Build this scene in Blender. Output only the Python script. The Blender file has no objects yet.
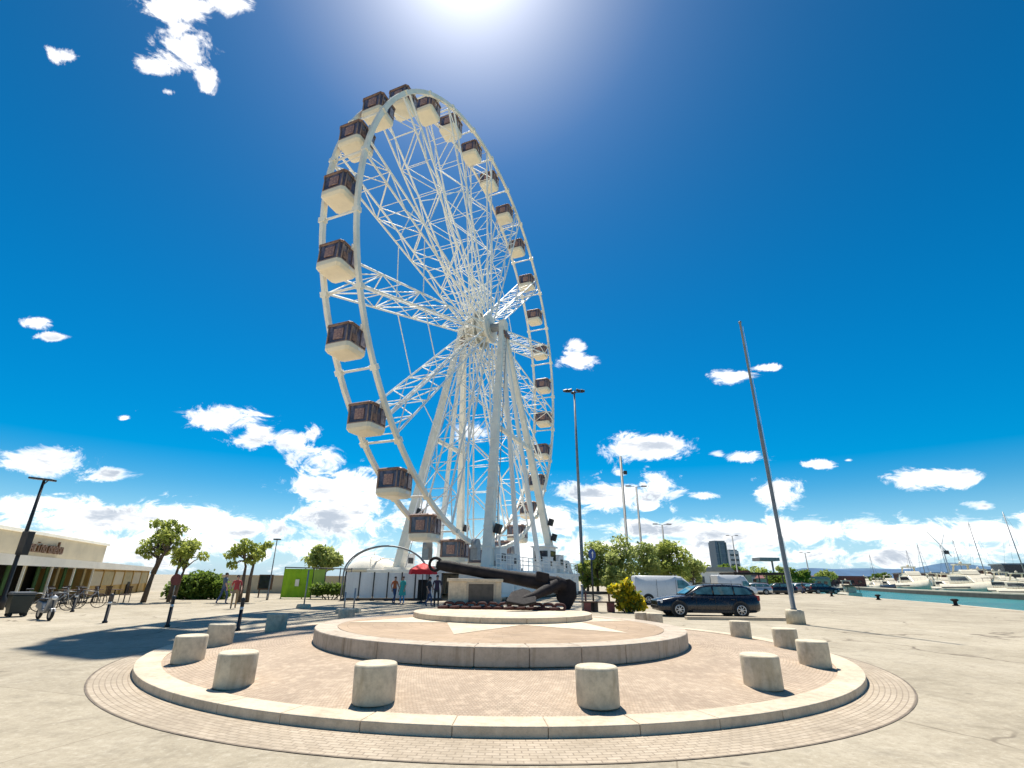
import bpy, bmesh, math, random
from math import sin, cos, pi, radians, atan2, hypot, sqrt
from mathutils import Vector, Matrix, Euler
R = random.Random(7)
SC = bpy.context.scene
COL = SC.collection

# ------------------------------------------------------------------ camera
PITCH, FPX, CAMH, ROLL = .3655, 484.7, 1.65, .0118
PPX, PPY = 500.5, 392.8

def ray(u, v):
    a = (u-PPX)/FPX; b = (v-PPY)/FPX
    cr, sr = cos(-ROLL), sin(-ROLL)
    a, b = cr*a-sr*b, sr*a+cr*b
    b = -b; c, s = cos(PITCH), sin(PITCH)
    return Vector((a, c-b*s, s+b*c))
def atz(u, v, z=0.0):
    """point of the plane at height z seen at a measured direction"""
    d = ray(u, v); return Vector((0, 0, CAMH)) + d*((z-CAMH)/d.z)
def aty(u, v, y):
    """point at distance y seen at a measured direction"""
    d = ray(u, v); return Vector((0, 0, CAMH)) + d*(y/d.y)

cd = bpy.data.cameras.new('camera'); cam = bpy.data.objects.new('camera', cd); COL.objects.link(cam)
cd.sensor_width = 36; cd.lens = 36*FPX/1024
cd.shift_x = (512-PPX)/1024; cd.shift_y = (PPY-384)/1024
cd.clip_start = .05; cd.clip_end = 20000
cam.matrix_world = Matrix.Translation((0, 0, CAMH)) @ Matrix.Rotation(pi/2+PITCH, 4, 'X') @ Matrix.Rotation(ROLL, 4, 'Z')
SC.camera = cam

# ------------------------------------------------------------------ node helpers
class NT:
    def __init__(s, tree): s.t = tree; s.n = tree.nodes; s.l = tree.links
    def node(s, typ, **kw):
        n = s.n.new(typ)
        for k, v in kw.items():
            if k.startswith('i_'):
                s.put(n.inputs[k[2:].replace('_', ' ')], v)
            else: setattr(n, k, v)
        return n
    def put(s, sock, v):
        if hasattr(v, 'links'): s.l.new(v, sock)
        else: sock.default_value = v
    def math(s, op, a, b=0.0, c=0.0, clamp=False):
        n = s.n.new('ShaderNodeMath'); n.operation = op; n.use_clamp = clamp
        for i, v in enumerate((a, b, c)): s.put(n.inputs[i], v)
        return n.outputs[0]
    def vmath(s, op, a, b=(0, 0, 0), scale=None):
        n = s.n.new('ShaderNodeVectorMath'); n.operation = op
        s.put(n.inputs[0], a); s.put(n.inputs[1], b)
        if scale is not None: s.put(n.inputs['Scale'], scale)
        return n
    def noise(s, vec, scale, detail=4, rough=.55, dist=0.0):
        n = s.n.new('ShaderNodeTexNoise'); s.l.new(vec, n.inputs['Vector'])
        n.inputs['Scale'].default_value = scale; n.inputs['Detail'].default_value = detail
        n.inputs['Roughness'].default_value = rough; n.inputs['Distortion'].default_value = dist
        return n.outputs['Fac']
    def mix(s, f, a, b, typ='MIX'):
        n = s.n.new('ShaderNodeMix'); n.data_type = 'RGBA'; n.blend_type = typ
        s.put(n.inputs['Factor'], f)
        s.put(n.inputs[6], a if hasattr(a, 'links') else (*a, 1)); s.put(n.inputs[7], b if hasattr(b, 'links') else (*b, 1))
        return n.outputs[2]
    def step(s, v, lo, hi, a=0.0, b=1.0):
        n = s.n.new('ShaderNodeMapRange'); n.interpolation_type = 'SMOOTHSTEP'
        s.put(n.inputs[0], v)
        for i, x in enumerate((lo, hi, a, b)): s.put(n.inputs[i+1], x)
        return n.outputs[0]
    def ramp(s, v, stops):
        n = s.n.new('ShaderNodeValToRGB'); s.put(n.inputs[0], v)
        e = n.color_ramp.elements
        while len(e) < len(stops): e.new(.5)
        for q, (p, c) in zip(e, stops): q.position = p; q.color = (*c, 1)
        return n.outputs[0]
    def bump(s, h, strength, dist=.02):
        n = s.n.new('ShaderNodeBump'); n.inputs['Strength'].default_value = strength
        n.inputs['Distance'].default_value = dist; s.l.new(h, n.inputs['Height']); return n.outputs[0]

def newmat(name):
    m = bpy.data.materials.new(name); m.use_nodes = True
    t = NT(m.node_tree); b = m.node_tree.nodes['Principled BSDF']
    return m, t, b

def mat(name, c, rough=.6, var=.18, scale=3.0, bump=0.0, bscale=40.0, metal=0.0, c2=None, spec=None, streak=False):
    """a procedural surface: base colour broken up by two noises, optional second colour and bump"""
    m, t, b = newmat(name)
    co = t.node('ShaderNodeTexCoord').outputs['Object']
    if streak:
        mp = t.node('ShaderNodeMapping'); t.l.new(co, mp.inputs[0]); mp.inputs['Scale'].default_value = (1, 1, .15); cv = mp.outputs[0]
    else: cv = co
    n1 = t.noise(cv, scale, 5, .6); n2 = t.noise(co, scale*9, 3, .6)
    f = t.math('ADD', t.math('MULTIPLY', n1, .7), t.math('MULTIPLY', n2, .3))
    lo = tuple(max(0, x*(1-var*1.6)) for x in c); hi = tuple(min(1, x*(1+var*1.1)) for x in (c2 or c))
    col = t.ramp(f, [(.3, lo), (.5, c if c2 is None else tuple((x+y)/2 for x, y in zip(c, c2))), (.72, hi)])
    t.l.new(col, b.inputs['Base Color'])
    t.l.new(t.step(n2, .3, .75, max(.03, rough-.1), min(1, rough+.12)), b.inputs['Roughness'])
    b.inputs['Metallic'].default_value = metal
    if spec is not None: b.inputs['Specular IOR Level'].default_value = spec
    if bump: t.l.new(t.bump(t.noise(co, bscale, 4, .65), bump, .02), b.inputs['Normal'])
    return m

def leafmat(name, dark, light, scale=.9):
    m, t, b = newmat(name)
    co = t.node('ShaderNodeTexCoord').outputs['Object']
    f = t.math('ADD', t.math('MULTIPLY', t.noise(co, scale, 3), .6), t.math('MULTIPLY', t.noise(co, scale*14, 2), .4))
    t.l.new(t.ramp(f, [(.33, dark), (.5, tuple((x+y)/2 for x, y in zip(dark, light))), (.68, light)]), b.inputs['Base Color'])
    b.inputs['Roughness'].default_value = .65; b.inputs['Specular IOR Level'].default_value = .25
    tr = t.node('ShaderNodeBsdfTranslucent'); t.l.new(t.ramp(f, [(.3, light), (.7, tuple(min(1, x*1.5) for x in light))]), tr.inputs[0])
    mx = t.node('ShaderNodeMixShader'); mx.inputs[0].default_value = .42
    t.l.new(b.outputs[0], mx.inputs[1]); t.l.new(tr.outputs[0], mx.inputs[2])
    t.l.new(mx.outputs[0], m.node_tree.nodes['Material Output'].inputs[0])
    return m

def glass(name, c=(.02, .03, .04), rough=.06):
    m, t, b = newmat(name)
    co = t.node('ShaderNodeTexCoord').outputs['Object']
    t.l.new(t.ramp(t.noise(co, 2.5, 3), [(.35, tuple(x*.6 for x in c)), (.65, tuple(x*1.5 for x in c))]), b.inputs['Base Color'])
    b.inputs['Roughness'].default_value = rough; b.inputs['Specular IOR Level'].default_value = .7
    return m

M = {}
M['white'] = mat('white_paint', (.88, .86, .8), .6, .07, .6, streak=True)
M['cream'] = mat('cream_paint', (.88, .83, .71), .6, .1, .8)
M['white2'] = mat('weathered_white', (.8, .79, .76), .5, .12, 1.2, streak=True)
M['tub'] = mat('cabin_shell', (.84, .74, .56), .4, .06, 1.5)
M['brown'] = mat('brown_panel', (.15, .085, .07), .5, .45, 3.5, c2=(.28, .15, .1))
M['orange'] = mat('orange_panel', (.5, .25, .09), .5, .2, 3)
M['frame'] = mat('cabin_frame', (.3, .2, .16), .5, .25, 3)
M['print_blue'] = mat('blue_printed_panel', (.12, .16, .28), .5, .5, 5, c2=(.42, .32, .28))
M['poster'] = mat('printed_panel', (.2, .1, .16), .5, .5, 6, c2=(.5, .3, .17))
M['dglass'] = glass('dark_glass', (.018, .022, .032))
M['cabglass'] = glass('gondola_glass', (.1, .085, .11), .1)
M['tglass'] = glass('car_glass', (.09, .2, .22), .04)
M['black'] = mat('black_paint', (.018, .018, .02), .5, .3, 4)
M['dmetal'] = mat('dark_metal', (.05, .05, .055), .5, .3, 4, metal=.3)
M['steel'] = mat('galvanised_steel', (.3, .31, .32), .45, .18, 3, metal=.5)
M['pole'] = mat('weathered_pole', (.24, .25, .25), .5, .2, 2, metal=.3)
M['iron'] = mat('anchor_iron', (.01, .0095, .012), .75, .5, 3, .35, 30, c2=(.026, .02, .02), spec=.25)
M['rust'] = mat('rusty_iron', (.07, .022, .018), .8, .4, 5, .4, 30)
M['bronze'] = mat('plaque_bronze', (.085, .075, .065), .5, .25, 6, .2, 30, metal=.3)
M['carpaint'] = mat('car_paint', (.009, .011, .02), .3, .1, 1); M['carpaint'].node_tree.nodes['Principled BSDF'].inputs['Coat Weight'].default_value = .35
M['rubber'] = mat('rubber', (.02, .02, .02), .85, .3, 8)
M['alloy'] = mat('alloy', (.55, .55, .56), .35, .1, 6, metal=.7)
M['redlamp'] = mat('tail_lamp', (.35, .01, .012), .2, .15, 6)
M['lampglass'] = mat('lamp_lens', (.7, .72, .74), .15, .1, 8)
M['red'] = mat('red_fabric', (.72, .012, .016), .7, .15, 2)
M['stone'] = mat('pale_stone', (.5, .43, .33), .8, .2, 1.4, .3, 35)
M['bark'] = mat('bark', (.12, .088, .062), .9, .35, 4, .5, 14)
M['facade'] = mat('facade_render', (.52, .45, .32), .85, .12, .5, .15, 30)
M['ochre'] = mat('ochre_panel', (.45, .29, .09), .75, .2, 1.2, .1, 20)
M['awning'] = mat('awning_fabric', (.76, .72, .63), .8, .08, .8)
M['sign_brown'] = mat('brown_letters', (.1, .045, .015), .6, .2, 4)
M['curtain_green'] = mat('green_curtain', (.06, .13, .04), .85, .25, 2)
M['curtain_cream'] = mat('cream_curtain', (.42, .35, .2), .85, .2, 2)
M['darkin'] = mat('dark_interior', (.02, .017, .014), .8, .3, 1)
M['wood'] = mat('dark_wood', (.09, .05, .03), .75, .3, 5, .2, 20)
M['bin'] = mat('bin_plastic', (.01, .02, .02), .5, .2, 3)
M['lime'] = mat('lime_netting', (.3, .52, .015), .8, .18, 1.5, .2, 60)
M['lime_pale'] = mat('pale_lime_netting', (.33, .46, .08), .8, .18, 1.5)
M['blue_sign'] = mat('blue_sign', (.012, .05, .26), .4, .12, 3)
M['skin'] = mat('skin', (.5, .29, .2), .6, .1, 8)
M['hair'] = mat('hair', (.025, .016, .012), .7, .3, 20)
M['hedge'] = leafmat('hedge_leaf', (.04, .08, .012), (.17, .25, .04), 1.1)
M['leaf_olive'] = leafmat('olive_leaf', (.12, .16, .03), (.42, .47, .11), .9)
M['leaf_mid'] = leafmat('mid_leaf', (.13, .17, .04), (.45, .5, .17), .6)
M['leaf_yellow'] = leafmat('yellow_blossom', (.4, .3, .01), (.7, .55, .02), 2)
M['leaf_shrub'] = leafmat('shrub_leaf', (.07, .1, .015), (.26, .3, .04), 2)
M['rust_red'] = mat('brick_red_paint', (.2, .06, .05), .7, .25, 3)

# ------------------------------------------------------------------ mesh helpers
class MB:
    """collects shapes and links them as ONE mesh object"""
    def __init__(s): s.bm = bmesh.new(); s.mi = 0
    def poly(s, pts):
        f = s.bm.faces.new([s.bm.verts.new(p) for p in pts]); f.material_index = s.mi; return f
    def box(s, c, d, rot=None, taper=None):
        c = Vector(c); hx, hy, hz = d[0]/2, d[1]/2, d[2]/2
        vs = []
        for z in (-1, 1):
            k = taper if (taper and z > 0) else 1
            for x, y in ((-1, -1), (1, -1), (1, 1), (-1, 1)):
                p = Vector((x*hx*k, y*hy*k, z*hz))
                if rot is not None: p = rot @ p
                vs.append(s.bm.verts.new(p+c))
        for f in ((0, 3, 2, 1), (4, 5, 6, 7), (0, 1, 5, 4), (1, 2, 6, 5), (2, 3, 7, 6), (3, 0, 4, 7)):
            q = s.bm.faces.new([vs[i] for i in f]); q.material_index = s.mi
        return s
    def frame(s, p, q, up=(0, 0, 1)):
        p, q = Vector(p), Vector(q); z = (q-p).normalized(); u = Vector(up)
        if abs(z.dot(u)) > .98: u = Vector((1, 0, 0))
        x = u.cross(z).normalized(); y = z.cross(x)
        return p, q, x, y
    def loft(s, rings, cap=True, smooth=False):
        rv = [[s.bm.verts.new(p) for p in r] for r in rings]
        n = len(rv[0])
        for a, b in zip(rv, rv[1:]):
            for i in range(n):
                f = s.bm.faces.new((a[i], a[(i+1) % n], b[(i+1) % n], b[i])); f.smooth = smooth; f.material_index = s.mi
        if cap:
            for r, rev in ((rv[0], True), (rv[-1], False)):
                f = s.bm.faces.new(r[::-1] if rev else r); f.material_index = s.mi
        return s
    def tube(s, p, q, r, r2=None, seg=8, cap=True):
        p, q, x, y = s.frame(p, q); r2 = r if r2 is None else r2
        ring = lambda c, rr: [c+x*(rr*cos(2*pi*i/seg))+y*(rr*sin(2*pi*i/seg)) for i in range(seg)]
        return s.loft([ring(p, r), ring(q, r2)], cap, seg > 5)
    def path(s, pts, rad, seg=8, closed=False):
        pts = [Vector(p) for p in pts]; n = len(pts)
        rad = rad if isinstance(rad, (list, tuple)) else [rad]*n
        rings = []; px = None
        for i, p in enumerate(pts):
            a = pts[(i-1) % n] if (closed or i > 0) else p
            b = pts[(i+1) % n] if (closed or i < n-1) else p
            z = (b-a).normalized()
            if px is None:
                u = Vector((0, 0, 1)) if abs(z.z) < .95 else Vector((1, 0, 0)); px = u.cross(z).normalized()
            x = (px - z*px.dot(z)).normalized(); px = x; y = z.cross(x)
            rings.append([p+x*(rad[i]*cos(2*pi*k/seg))+y*(rad[i]*sin(2*pi*k/seg)) for k in range(seg)])
        if closed: rings.append(rings[0])
        s.loft(rings, not closed, True)
        return s
    def beam(s, p, q, w, h, w2=None, h2=None, up=(0, 0, 1)):
        p, q, x, y = s.frame(p, q, up); w2 = w if w2 is None else w2; h2 = h if h2 is None else h2
        ring = lambda c, a, b: [c-x*a/2-y*b/2, c+x*a/2-y*b/2, c+x*a/2+y*b/2, c-x*a/2+y*b/2]
        return s.loft([ring(p, w, h), ring(q, w2, h2)])
    def lathe(s, prof, seg=24, c=(0, 0, 0), cap=True, smooth=True):
        c = Vector(c)
        rings = [[c+Vector((r*cos(2*pi*i/seg), r*sin(2*pi*i/seg), z)) for i in range(seg)] for r, z in prof]
        return s.loft(rings, cap, smooth)
    def prism(s, outline, y0, y1, M4=None):
        """outline of (x,z) points extruded along y"""
        f = (lambda p: M4 @ p) if M4 is not None else (lambda p: p)
        return s.loft([[f(Vector((x, y0, z))) for x, z in outline], [f(Vector((x, y1, z))) for x, z in outline]])
    def ball(s, c, r, sub=2, sq=(1, 1, 1)):
        g = bmesh.ops.create_icosphere(s.bm, subdivisions=sub, radius=r)
        for v in g['verts']:
            v.co = Vector((v.co.x*sq[0], v.co.y*sq[1], v.co.z*sq[2])) + Vector(c)
            for f in v.link_faces: f.smooth = True; f.material_index = s.mi
        return s
    def build(s, name, mats, parent=None, bevel=0, seg=2, fix=True):
        if fix: bmesh.ops.recalc_face_normals(s.bm, faces=s.bm.faces)
        me = bpy.data.meshes.new(name); s.bm.to_mesh(me); s.bm.free()
        o = bpy.data.objects.new(name, me); COL.objects.link(o)
        for m in (mats if isinstance(mats, (list, tuple)) else [mats]): me.materials.append(m)
        if parent is not None: o.parent = parent
        if bevel:
            b = o.modifiers.new('bevel', 'BEVEL'); b.width = bevel; b.segments = seg; b.limit_method = 'ANGLE'; b.angle_limit = radians(40)
        return o

def tag(o, label=None, cat=None, group=None, kind=None):
    for k, v in (('label', label), ('category', cat), ('group', group), ('kind', kind)):
        if v: o[k] = v
    return o
def empty(name, loc=(0, 0, 0), rz=0.0):
    o = bpy.data.objects.new(name, None); o.empty_display_size = .3; COL.objects.link(o)
    o.location = loc; o.rotation_euler = (0, 0, rz); return o
def kids(o): return [c for c in COL.objects if c.parent == o]
def copy_tree(o, parent=None):
    c = o.copy(); COL.objects.link(c)
    if parent is not None: c.parent = parent
    for ch in kids(o): copy_tree(ch, c)
    return c

# ------------------------------------------------------------------ sky, sun
SUN_EL, SUN_AZ = radians(64.8), radians(-7.8)      # azimuth measured from +Y towards +X
w = bpy.data.worlds.new('World'); SC.world = w; w.use_nodes = True
t = NT(w.node_tree); bg = w.node_tree.nodes['Background']
sky = t.node('ShaderNodeTexSky'); sky.sky_type = 'NISHITA'; sky.sun_disc = False
sky.sun_elevation = SUN_EL; sky.sun_rotation = SUN_AZ; sky.altitude = 0; sky.air_density = 1.0; sky.dust_density = .25; sky.ozone_density = 2.5
D = t.vmath('NORMALIZE', t.node('ShaderNodeTexCoord').outputs['Generated']).outputs[0]
sep = t.node('ShaderNodeSeparateXYZ'); t.l.new(D, sep.inputs[0])
DX, DY, DZ = sep.outputs
hs = t.node('ShaderNodeHueSaturation'); hs.inputs['Hue'].default_value = .494; hs.inputs['Saturation'].default_value = 1.75; hs.inputs['Value'].default_value = .66
t.l.new(sky.outputs[0], hs.inputs['Color'])
skyc = t.vmath('SCALE', hs.outputs[0], scale=t.step(DZ, .3, .95, 1.0, .74)).outputs[0]
# aureole of the haze round the sun
sd = Vector((sin(SUN_AZ)*cos(SUN_EL), cos(SUN_AZ)*cos(SUN_EL), sin(SUN_EL)))
cosang = t.vmath('DOT_PRODUCT', D, tuple(sd)).outputs['Value']
ang = t.math('ARCCOSINE', t.math('MINIMUM', cosang, .99999))
g1 = t.math('POWER', 2.718, t.math('MULTIPLY', ang, -1/.075))
g2 = t.math('POWER', 2.718, t.math('MULTIPLY', ang, -1/.15))
aur = t.math('ADD', t.math('MULTIPLY', g1, 13.0), t.math('MULTIPLY', g2, 3.2))
# clouds: measured directions, half sizes in pixels (u, v, half width, half height, weight)
CL = [(172, 8, 52, 17, 1), (228, 4, 24, 14, 1), (182, 46, 30, 30, 1), (205, 78, 16, 18, .9), (150, 66, 24, 12, .9), (168, 92, 10, 7, .6), (66, 56, 22, 11, .62),
      (34, 322, 20, 7, .75), (56, 337, 24, 5, .7), (220, 420, 52, 17, 1), (256, 436, 26, 12, 1), (290, 440, 26, 14, .9), (318, 462, 32, 22, 1), (345, 492, 52, 27, 1.1), (312, 487, 40, 16, 1), (338, 520, 60, 20, 1.1), (314, 434, 14, 14, .8),
      (45, 463, 62, 15, 1), (105, 474, 34, 9, .95), (30, 504, 60, 12, 1), (95, 518, 90, 18, 1.1), (190, 515, 70, 17, 1.1), (240, 528, 70, 18, 1.1), (60, 542, 130, 16, 1), (180, 545, 130, 16, 1), (55, 494, 24, 4, .6), (124, 418, 10, 4, .55),
      (577, 345, 13, 8, .75), (578, 361, 24, 10, .9), (648, 446, 44, 15, 1.05), (598, 494, 52, 17, 1.05), (658, 486, 24, 20, 1), (652, 506, 32, 12, .9), (706, 496, 24, 6, .75), (620, 474, 14, 9, .7), (730, 377, 28, 9, .85), (768, 368, 26, 5, .7), (745, 457, 36, 8, .9), (718, 455, 16, 6, .7), (776, 492, 28, 18, 1.05), (816, 464, 22, 6, .8), (848, 460, 10, 4, .5),
      (930, 478, 46, 11, 1), (984, 506, 22, 7, .85), (690, 530, 120, 14, 1), (780, 532, 120, 15, 1.05), (880, 532, 110, 16, 1.05), (980, 533, 90, 14, 1), (640, 545, 140, 14, .9), (465, 432, 22, 15, .9), (420, 520, 60, 22, .8), (545, 520, 60, 20, .9), (1100, 520, 120, 30, 1), (-120, 470, 120, 40, 1)]
blob = None; low = None
for (u, v, a, b, k) in CL:
    d = ray(u, v).normalized()
    e1 = (ray(u+1, v).normalized()-d); e2 = (ray(u, v-1).normalized()-d)
    x = e1.normalized(); z = d; y = z.cross(x)
    if y.dot(e2) < 0: y = -y; 
    ra, rb = e1.length*a, e2.length*b
    lx = t.math('MULTIPLY', t.vmath('DOT_PRODUCT', D, tuple(x)).outputs['Value'], 1/ra)
    ly = t.math('MULTIPLY', t.vmath('DOT_PRODUCT', D, tuple(y)).outputs['Value'], 1/rb)
    lz = t.math('MULTIPLY', t.math('SUBTRACT', t.vmath('DOT_PRODUCT', D, tuple(z)).outputs['Value'], 1.0), 4.0)
    r2 = t.math('ADD', t.math('MULTIPLY', lx, lx), t.math('MULTIPLY', ly, ly))
    m_ = t.math('SUBTRACT', k, t.math('ADD', t.math('SQRT', r2), t.math('MULTIPLY', t.math('LESS_THAN', lz, -2.0), 50.0)))
    blob = m_ if blob is None else t.math('SMOOTH_MAX', blob, m_, .12)
# fbm in a plane of constant height, so that far clouds flatten
inv = t.math('DIVIDE', 1.0, t.math('ADD', t.math('MAXIMUM', DZ, 0.0), .16))
cp = t.node('ShaderNodeCombineXYZ'); t.l.new(t.math('MULTIPLY', DX, inv), cp.inputs[0]); t.l.new(t.math('MULTIPLY', DY, inv), cp.inputs[1]); t.l.new(t.math('MULTIPLY', DZ, 3.0), cp.inputs[2])
P3 = cp.outputs[0]
st = t.node('ShaderNodeMapping'); t.l.new(D, st.inputs[0]); st.inputs['Scale'].default_value = (1, 1, 1.7)
fb = t.noise(st.outputs[0], 17, 10, .7, .6)
fb2 = t.noise(st.outputs[0], 5, 5, .55)
# the bank along the horizon all round
el = t.math('ARCSINE', DZ)
band = t.math('SUBTRACT', .38, t.math('ABSOLUTE', t.math('MULTIPLY', t.math('SUBTRACT', el, .045), 11.0)))
blob = t.math('SMOOTH_MAX', blob, band, .15)
dens = t.math('ADD', blob, t.math('MULTIPLY', t.math('SUBTRACT', fb, .5), 3.0))
dens = t.math('ADD', dens, t.math('MULTIPLY', t.math('SUBTRACT', fb2, .5), 1.1))
alpha = t.step(dens, .04, .62)
thick = t.step(dens, .5, 1.25)
# cloud body colour: bright, with greyer thick undersides
st2 = t.node('ShaderNodeMapping'); t.l.new(D, st2.inputs[0]); st2.inputs['Scale'].default_value = (1, 1, 3.2); st2.inputs['Location'].default_value = (.3, .1, .02)
fb3 = t.noise(st2.outputs[0], 7, 6, .6)
shade = t.math('MULTIPLY', t.math('MULTIPLY', t.step(fb3, .43, .62), t.step(dens, .2, .8)), t.step(DZ, .8, .12))
CB = 9.0
cc = t.mix(shade, (CB, CB*.985, CB*.965), (CB*.38, CB*.425, CB*.49))
hz = t.step(el, .16, 0.0)
sk2 = t.mix(t.math('MULTIPLY', hz, .55), skyc, (2.0, 4.6, 7.4))
au = t.vmath('SCALE', (1, .98, .95), scale=aur); 
sk3 = t.vmath('ADD', sk2, au.outputs[0]).outputs[0]
fin = t.mix(t.math('MULTIPLY', alpha, .97), sk3, cc)
t.l.new(fin, bg.inputs['Color']); bg.inputs['Strength'].default_value = .1
ld = bpy.data.lights.new('sun', 'SUN'); ld.energy = 4.3; ld.angle = radians(.53); ld.color = (1, .94, .84)
lo = bpy.data.objects.new('sun', ld); COL.objects.link(lo); lo.rotation_euler = sd.to_track_quat('Z', 'Y').to_euler(); lo.location = (0, 0, 80)
SC.view_settings.view_transform = 'Standard'; SC.view_settings.look = 'None'; SC.view_settings.gamma = 1; SC.view_settings.use_curve_mapping = False
SC.view_settings.exposure = .74
SC.cycles.use_denoising = True; SC.cycles.max_bounces = 6; SC.cycles.diffuse_bounces = 3
w.cycles.sampling_method = 'MANUAL'; w.cycles.sample_map_resolution = 512
SC.cycles.sample_clamp_indirect = 6

# ------------------------------------------------------------------ ground
def ground_mat():
    m, t, b = newmat('plaza_concrete')
    co = t.node('ShaderNodeTexCoord').outputs['Object']
    n0 = t.noise(co, .045, 4, .6); n1 = t.noise(co, .35, 6, .65, .4); n2 = t.noise(co, 3.2, 5, .65); n3 = t.noise(co, 55, 2, .7)
    f = t.math('ADD', t.math('ADD', t.math('MULTIPLY', n0, .35), t.math('MULTIPLY', n1, .4)), t.math('MULTIPLY', n2, .25))
    c = t.ramp(f, [(.36, (.25, .215, .155)), (.46, (.37, .32, .235)), (.56, (.45, .395, .3)), (.68, (.53, .47, .365))])
    c = t.mix(t.step(n3, .52, .78, 0, .45), c, (.2, .175, .13))
    n5 = t.noise(co, 13, 5, .75, .4); c = t.mix(t.step(n5, .5, .68, 0, .4), c, (.22, .185, .135)); c = t.mix(t.step(n5, .48, .34, 0, .3), c, (.6, .55, .45))
    n6 = t.noise(co, 1.6, 7, .72, .6); c = t.mix(t.step(n6, .5, .66, 0, .38), c, (.23, .2, .15))
    # old slab joints, cracks, tyre marks, oil spots and patches
    wn = t.node('ShaderNodeTexNoise', i_Scale=.5, i_Detail=3); t.l.new(co, wn.inputs['Vector'])
    wv = t.vmath('ADD', co, t.vmath('SCALE', wn.outputs['Color'], scale=2.2).outputs[0]).outputs[0]
    vo = t.node('ShaderNodeTexVoronoi', feature='DISTANCE_TO_EDGE'); t.l.new(wv, vo.inputs['Vector']); vo.inputs['Scale'].default_value = .17
    cr = t.math('MULTIPLY', t.step(vo.outputs['Distance'], .011, .002), t.step(t.noise(co, .3, 3), .46, .58))
    c = t.mix(t.math('MULTIPLY', cr, .75), c, (.11, .085, .06))
    v2 = t.node('ShaderNodeTexVoronoi', feature='DISTANCE_TO_EDGE'); t.l.new(wv, v2.inputs['Vector']); v2.inputs['Scale'].default_value = .9
    c2_ = t.math('MULTIPLY', t.step(v2.outputs['Distance'], .02, .004), t.step(t.noise(co, .22, 4), .55, .66))
    c = t.mix(t.math('MULTIPLY', c2_, .45), c, (.13, .1, .075))
    rt = t.node('ShaderNodeMapping'); t.l.new(co, rt.inputs[0]); rt.inputs['Rotation'].default_value = (0, 0, .35); rt.inputs['Scale'].default_value = (1.3, .06, 1)
    ty = t.math('MULTIPLY', t.step(t.noise(rt.outputs[0], 1.4, 5, .65, .3), .52, .7), t.step(t.noise(co, .09, 3), .42, .6))
    c = t.mix(t.math('MULTIPLY', ty, .38), c, (.2, .17, .125))
    s1 = t.step(t.noise(co, .8, 7, .75, 1.0), .56, .72, 0, .5)
    c = t.mix(s1, c, (.2, .17, .12))
    v3 = t.node('ShaderNodeTexVoronoi'); t.l.new(co, v3.inputs['Vector']); v3.inputs['Scale'].default_value = 1.1
    c = t.mix(t.math('MULTIPLY', t.step(v3.outputs['Distance'], .09, .03), .5), c, (.12, .1, .08))
    br = t.node('ShaderNodeTexBrick'); rb = t.node('ShaderNodeMapping'); t.l.new(co, rb.inputs[0]); rb.inputs['Rotation'].default_value = (0, 0, .3); t.l.new(rb.outputs[0], br.inputs['Vector'])
    br.offset = 0; br.inputs['Scale'].default_value = 1; br.inputs['Brick Width'].default_value = 6; br.inputs['Row Height'].default_value = 6; br.inputs['Mortar Size'].default_value = .012; br.inputs['Mortar Smooth'].default_value = .4
    br.inputs['Color1'].default_value = (1, 1, 1, 1); br.inputs['Color2'].default_value = (.86, .86, .86, 1); br.inputs['Mortar'].default_value = (.45, .42, .38, 1)
    c = t.mix(.55, c, t.mix(1.0, c, br.outputs['Color'], 'MULTIPLY'))
    t.l.new(c, b.inputs['Base Color']); b.inputs['Roughness'].default_value = .85; b.inputs['Specular IOR Level'].default_value = .25
    h = t.math('ADD', t.math('MULTIPLY', n3, .6), t.math('MULTIPLY', n2, .8))
    t.l.new(t.bump(h, .35, .015), b.inputs['Normal'])
    return m
M['ground'] = ground_mat()
CX, CY = .04, 14.18

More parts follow.
